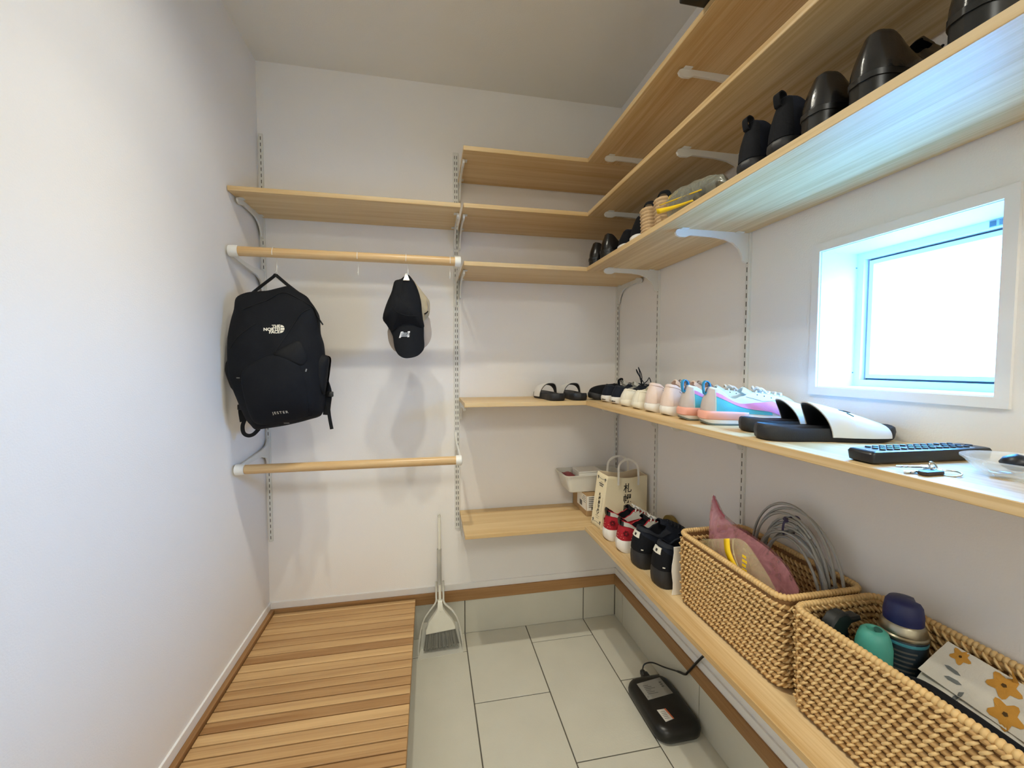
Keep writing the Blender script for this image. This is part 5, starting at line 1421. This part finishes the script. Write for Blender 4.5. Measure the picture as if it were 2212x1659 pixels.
q = smooth_path([(1.490, -1.425, .735), (1.480, -1.440, .762), (1.470, -1.475, .782), (1.464, -1.53, .786), (1.462, -1.58, .784), (1.462, -1.630, .780)], 6)
MB().tube(q, [.012]*4+[.017]*(len(q)-4), 12, flat=.7).build('webbing', M['blackfab'], t, world=True, smooth=60)
q2 = [(p.x-.004, p.y, p.z+.0125) for p in q[3:]]
MB().tube(q2, .0018, 6).build('edge_binding', M['blackfab2'], t, world=True, smooth=60)

# ------------------------------------------------------------------ fourth shelf by the window: remote, keys, dish
M['remote'] = mat('black_remote', '17191E', .35, var=.05); M['remface'] = mat('glossy_grey_face', '8FA3A8', .12, .2, var=.03); M['btn'] = mat('dark_buttons', '20222B', .5, var=.08)
t = thing('remote_control', 'black remote control with rows of buttons under the window', 'remote', (1.484, -1.446, ZS4), math.radians(-2))
L_, w_ = .232, .044
m = MB(); rows = []
for z, ins in ((0, .004), (.003, .001), (.016, 0), (.0195, .0012), (.0205, .003)):
    rows.append([(a, b_, z) for a, b_ in rrect(-L_/2+ins*2, L_/2-ins*2, -w_/2+ins, w_/2-ins, .006, 5)])
m.grid(rows, close_v=True, cap=True).build('body', M['remote'], t, smooth=40)
MB().prism(rrect(-L_/2+.006, L_/2-.030, -w_/2+.0042, w_/2-.0042, .003, 4), .0204, .0209, 'z').build('face_plate', M['remface'], t)
b0 = None
for i in range(13):
    for j in range(3):
        if i in (4, 9) and j == 1: continue
        x = -L_/2+.030+.0135*i; y = (j-1)*.0115
        if b0 is None:
            b0 = MB().prism([(.0047*math.cos(a), .0034*math.sin(a)) for a in [2*PI*k/12 for k in range(12)]], 0, .0024, 'z', .0006).build('button', M['btn'], t, smooth=40)
            b0.location = (x, y, .0208)
        else:
            o = b0.copy(); COL.objects.link(o); o.location = (x, y, .0208)
for x, y in ((1, 0),):
    MB().tube([(L_/2-.018, 0, .0203), (L_/2-.018, 0, .0222)], [.005, .0045], 14).build('power_button', M['btn'], t, smooth=40)
M['leatherb'] = mat('dark_brown_leather', '2E2220', .5, var=.1)
t = thing('key_bunch', 'shiny keys with a dark leather tag and ring on the shelf', 'keys', (1.395, -1.520, ZS4))
def key(x, y, rz, z, s_=1.0):
    mtx = Matrix.Translation((x, y, z)) @ Matrix.Rotation(rz, 4, 'Z') @ Matrix.Rotation(.06, 4, 'Y')
    pl_ = [(.010*math.cos(a), .009*math.sin(a)) for a in [math.radians(30+300*i/14) for i in range(15)]] + [(.012, -.0035), (.040, -.0035), (.043, 0), (.038, .0035), (.034, .002), (.031, .0035), (.027, .0018), (.023, .0035), (.012, .0035)]
    MB().prism([(a*s_, b_*s_) for a, b_ in pl_], 0, .0022, 'z').xf(mtx).build('key', M['chrome'], t, world=True)
key(1.404, -1.517, math.radians(172), ZS4+.0035); key(1.402, -1.512, math.radians(150), ZS4+.007, .85)
MB().prism(rrect(1.372, 1.408, -1.531, -1.518, .005, 5), ZS4+.0008, ZS4+.006, 'z', .001).build('leather_tag', M['leatherb'], t, world=True)
MB().tube([(1.4155+.0125*math.cos(a), -1.529+.0125*math.sin(a), ZS4+.0022+.002*math.cos(a)) for a in [2*PI*i/28 for i in range(28)]], .0012, 6, closed=True).build('ring', M['chrome'], t, world=True, smooth=60)
MB().tube([(1.408+.006*math.cos(a), -1.515+.006*math.sin(a)*.5, ZS4+.009+.006*math.sin(a)) for a in [2*PI*i/20 for i in range(20)]], .0011, 6, closed=True).build('ring', M['chrome'], t, world=True, smooth=60)
k = NT('clear_glass'); k.b.inputs['Base Color'].default_value = (.93, .97, .98, 1); k.b.inputs['Roughness'].default_value = .04; k.b.inputs['Alpha'].default_value = .30
M['cglass'] = k.m
DC = (1.497, -1.562, ZS4)
t = thing('glass_dish', 'small round clear glass dish holding trinkets by the keys', 'dish', DC)
MB().lathe([(.001, .0008), (.040, .0008), (.044, .003), (.058, .020), (.0625, .0235), (.0625, .0255), (.060, .0255), (.055, .0205), (.041, .0050), (.001, .0050)], 40, DC).build('bowl', M['cglass'], t, world=True, smooth=50)
M['stone'] = mat('brown_stone', '8A6A50', .6, var=.25, scale=120); M['blackst'] = mat('black_trinket', '17181C', .4); M['pale'] = mat('pale_trinket', 'C9D3D3', .3, var=.1)
def pebble(name, label, cat, dx, dy, r_, zz, mm, sq=.7):
    tt = thing(name, label, cat, (DC[0]+dx, DC[1]+dy, DC[2]+zz))
    b = bmesh.new(); bmesh.ops.create_icosphere(b, subdivisions=2, radius=r_)
    for v in b.verts: v.co *= 1+.18*noise.noise(v.co*60+Vector((dx*99, dy*99, 3))); v.co.z *= sq
    mb = MB(); mb._take(b, Matrix.Translation((DC[0]+dx, DC[1]+dy, DC[2]+zz+r_*sq))); mb.build('body', mm, tt, world=True, smooth=70)
pebble('stone', 'brown mottled stone in the glass dish', 'stone', -.008, -.022, .013, .0045, M['stone'])
pebble('trinket', 'black rounded fob lying in the glass dish', 'trinket', .010, .014, .016, .0045, M['blackst'], .8)
pebble('trinket', 'pale shiny charm in front in the glass dish', 'trinket', .025, -.018, .009, .0045, M['pale'], .8)
tt = thing('coin', 'flat silver coin at the left side in the glass dish', 'coin', (DC[0]-.026, DC[1]+.010, DC[2]+.005))
MB().lathe([(.001, 0), (.0115, 0), (.012, .0006), (.012, .0016), (.0105, .0018), (.010, .0014), (.001, .0014)], 24, (DC[0]-.026, DC[1]+.010, DC[2]+.0056)).build('disc', M['chrome'], tt, world=True, smooth=40)

# ------------------------------------------------------------------ zip bag and box on the high shelves
t = thing('zip_bag', 'grey see-through zip bag with yellow zip on the third shelf', 'plastic bag', (1.40, -.98, ZS3), group='zip bags')
M['greyf'] = film('grey_film', '8E9083', .62, .2)
m = MB()
TOPZ = [(-.872, .060), (-.885, .068), (-.93, .068), (-.99, .060), (-1.05, .050), (-1.10, .036), (-1.118, .012)]
for sg in (1, -1):
    R = []
    for j in range(9):
        q = j/8; row = []
        for i in range(19):
            u = i/18; y = lerp(-.872, -1.118, u); k_ = -y
            zt_ = interp([(-a_, z_) for a_, z_ in TOPZ], k_)
            x = 1.385 - .012*q + sg*(.024*math.sin(PI*q*.96+.06)**.6*math.sin(PI*(.04+.92*u))**.6) + .006*noise.noise(Vector((u*8, q*5, sg)))
            row.append((x, y, ZS3+.0015+zt_*q))
        R.append(row)
    m.grid(R)
bmesh.ops.remove_doubles(m.bm, verts=m.bm.verts[:], dist=.0005)
m.build('film', M['greyf'], t, world=True, smooth=60)
m = MB(); rows = []
for i in range(12):
    u = i/11; y = lerp(-.846, -1.015, u); z = ZS3+lerp(.046, .008, u**.9)
    rows.append([(1.3545+.004*math.sin(3*u), y, z), (1.3565+.004*math.sin(3*u), y-.004, z-lerp(.016, .004, u))])
m.grid(rows).build('zip_strip', M['yelz'], t, world=True, smooth=60, solid=.0012)
m = MB(); rows = []
for i in range(12):
    u = i/11; y = lerp(-.860, -1.05, u); z = ZS3+lerp(.052, .020, u)
    rows.append([(1.3555, y, z), (1.3575, y, z-.0022)])
m.grid(rows).build('zip_rail', M['yelz'], t, world=True, smooth=60, solid=.0012)
m = MB()
for i in range(6): m.faces([(1.3640, -.893-.0075*i, ZS3+.056), (1.3640, -.897-.0075*i, ZS3+.056), (1.366, -.898-.0075*i, ZS3+.065), (1.366, -.894-.0075*i, ZS3+.065)], [(0, 1, 2, 3)])
m.build('yellow_print', M['yelz'], t, world=True, kind='stuff')
for y, r_ in ((-1.005, .012), (-1.03, .010), (-1.085, .010)):
    b = bmesh.new(); bmesh.ops.create_icosphere(b, subdivisions=2, radius=r_)
    mb = MB(); mb._take(b, Matrix.Translation((1.382, y, ZS3+.022)) @ Matrix.Scale(1.6, 4, (0, 1, 0))); mb.build('contents', M['charcoal'], t, world=True, smooth=60)
t = thing('storage_box', 'black box overhanging the edge of the topmost right shelf', 'box', (1.44, -1.22, ZS1))
MB().box(1.2875, 1.60, -1.40, -1.0465, ZS1, ZS1+.14, .004, 2).build('body', M['black'], t, world=True)
MB().box(1.2855, 1.602, -1.402, -1.0445, ZS1+.1405, ZS1+.165, .004, 2).build('lid', M['black'], t, world=True)
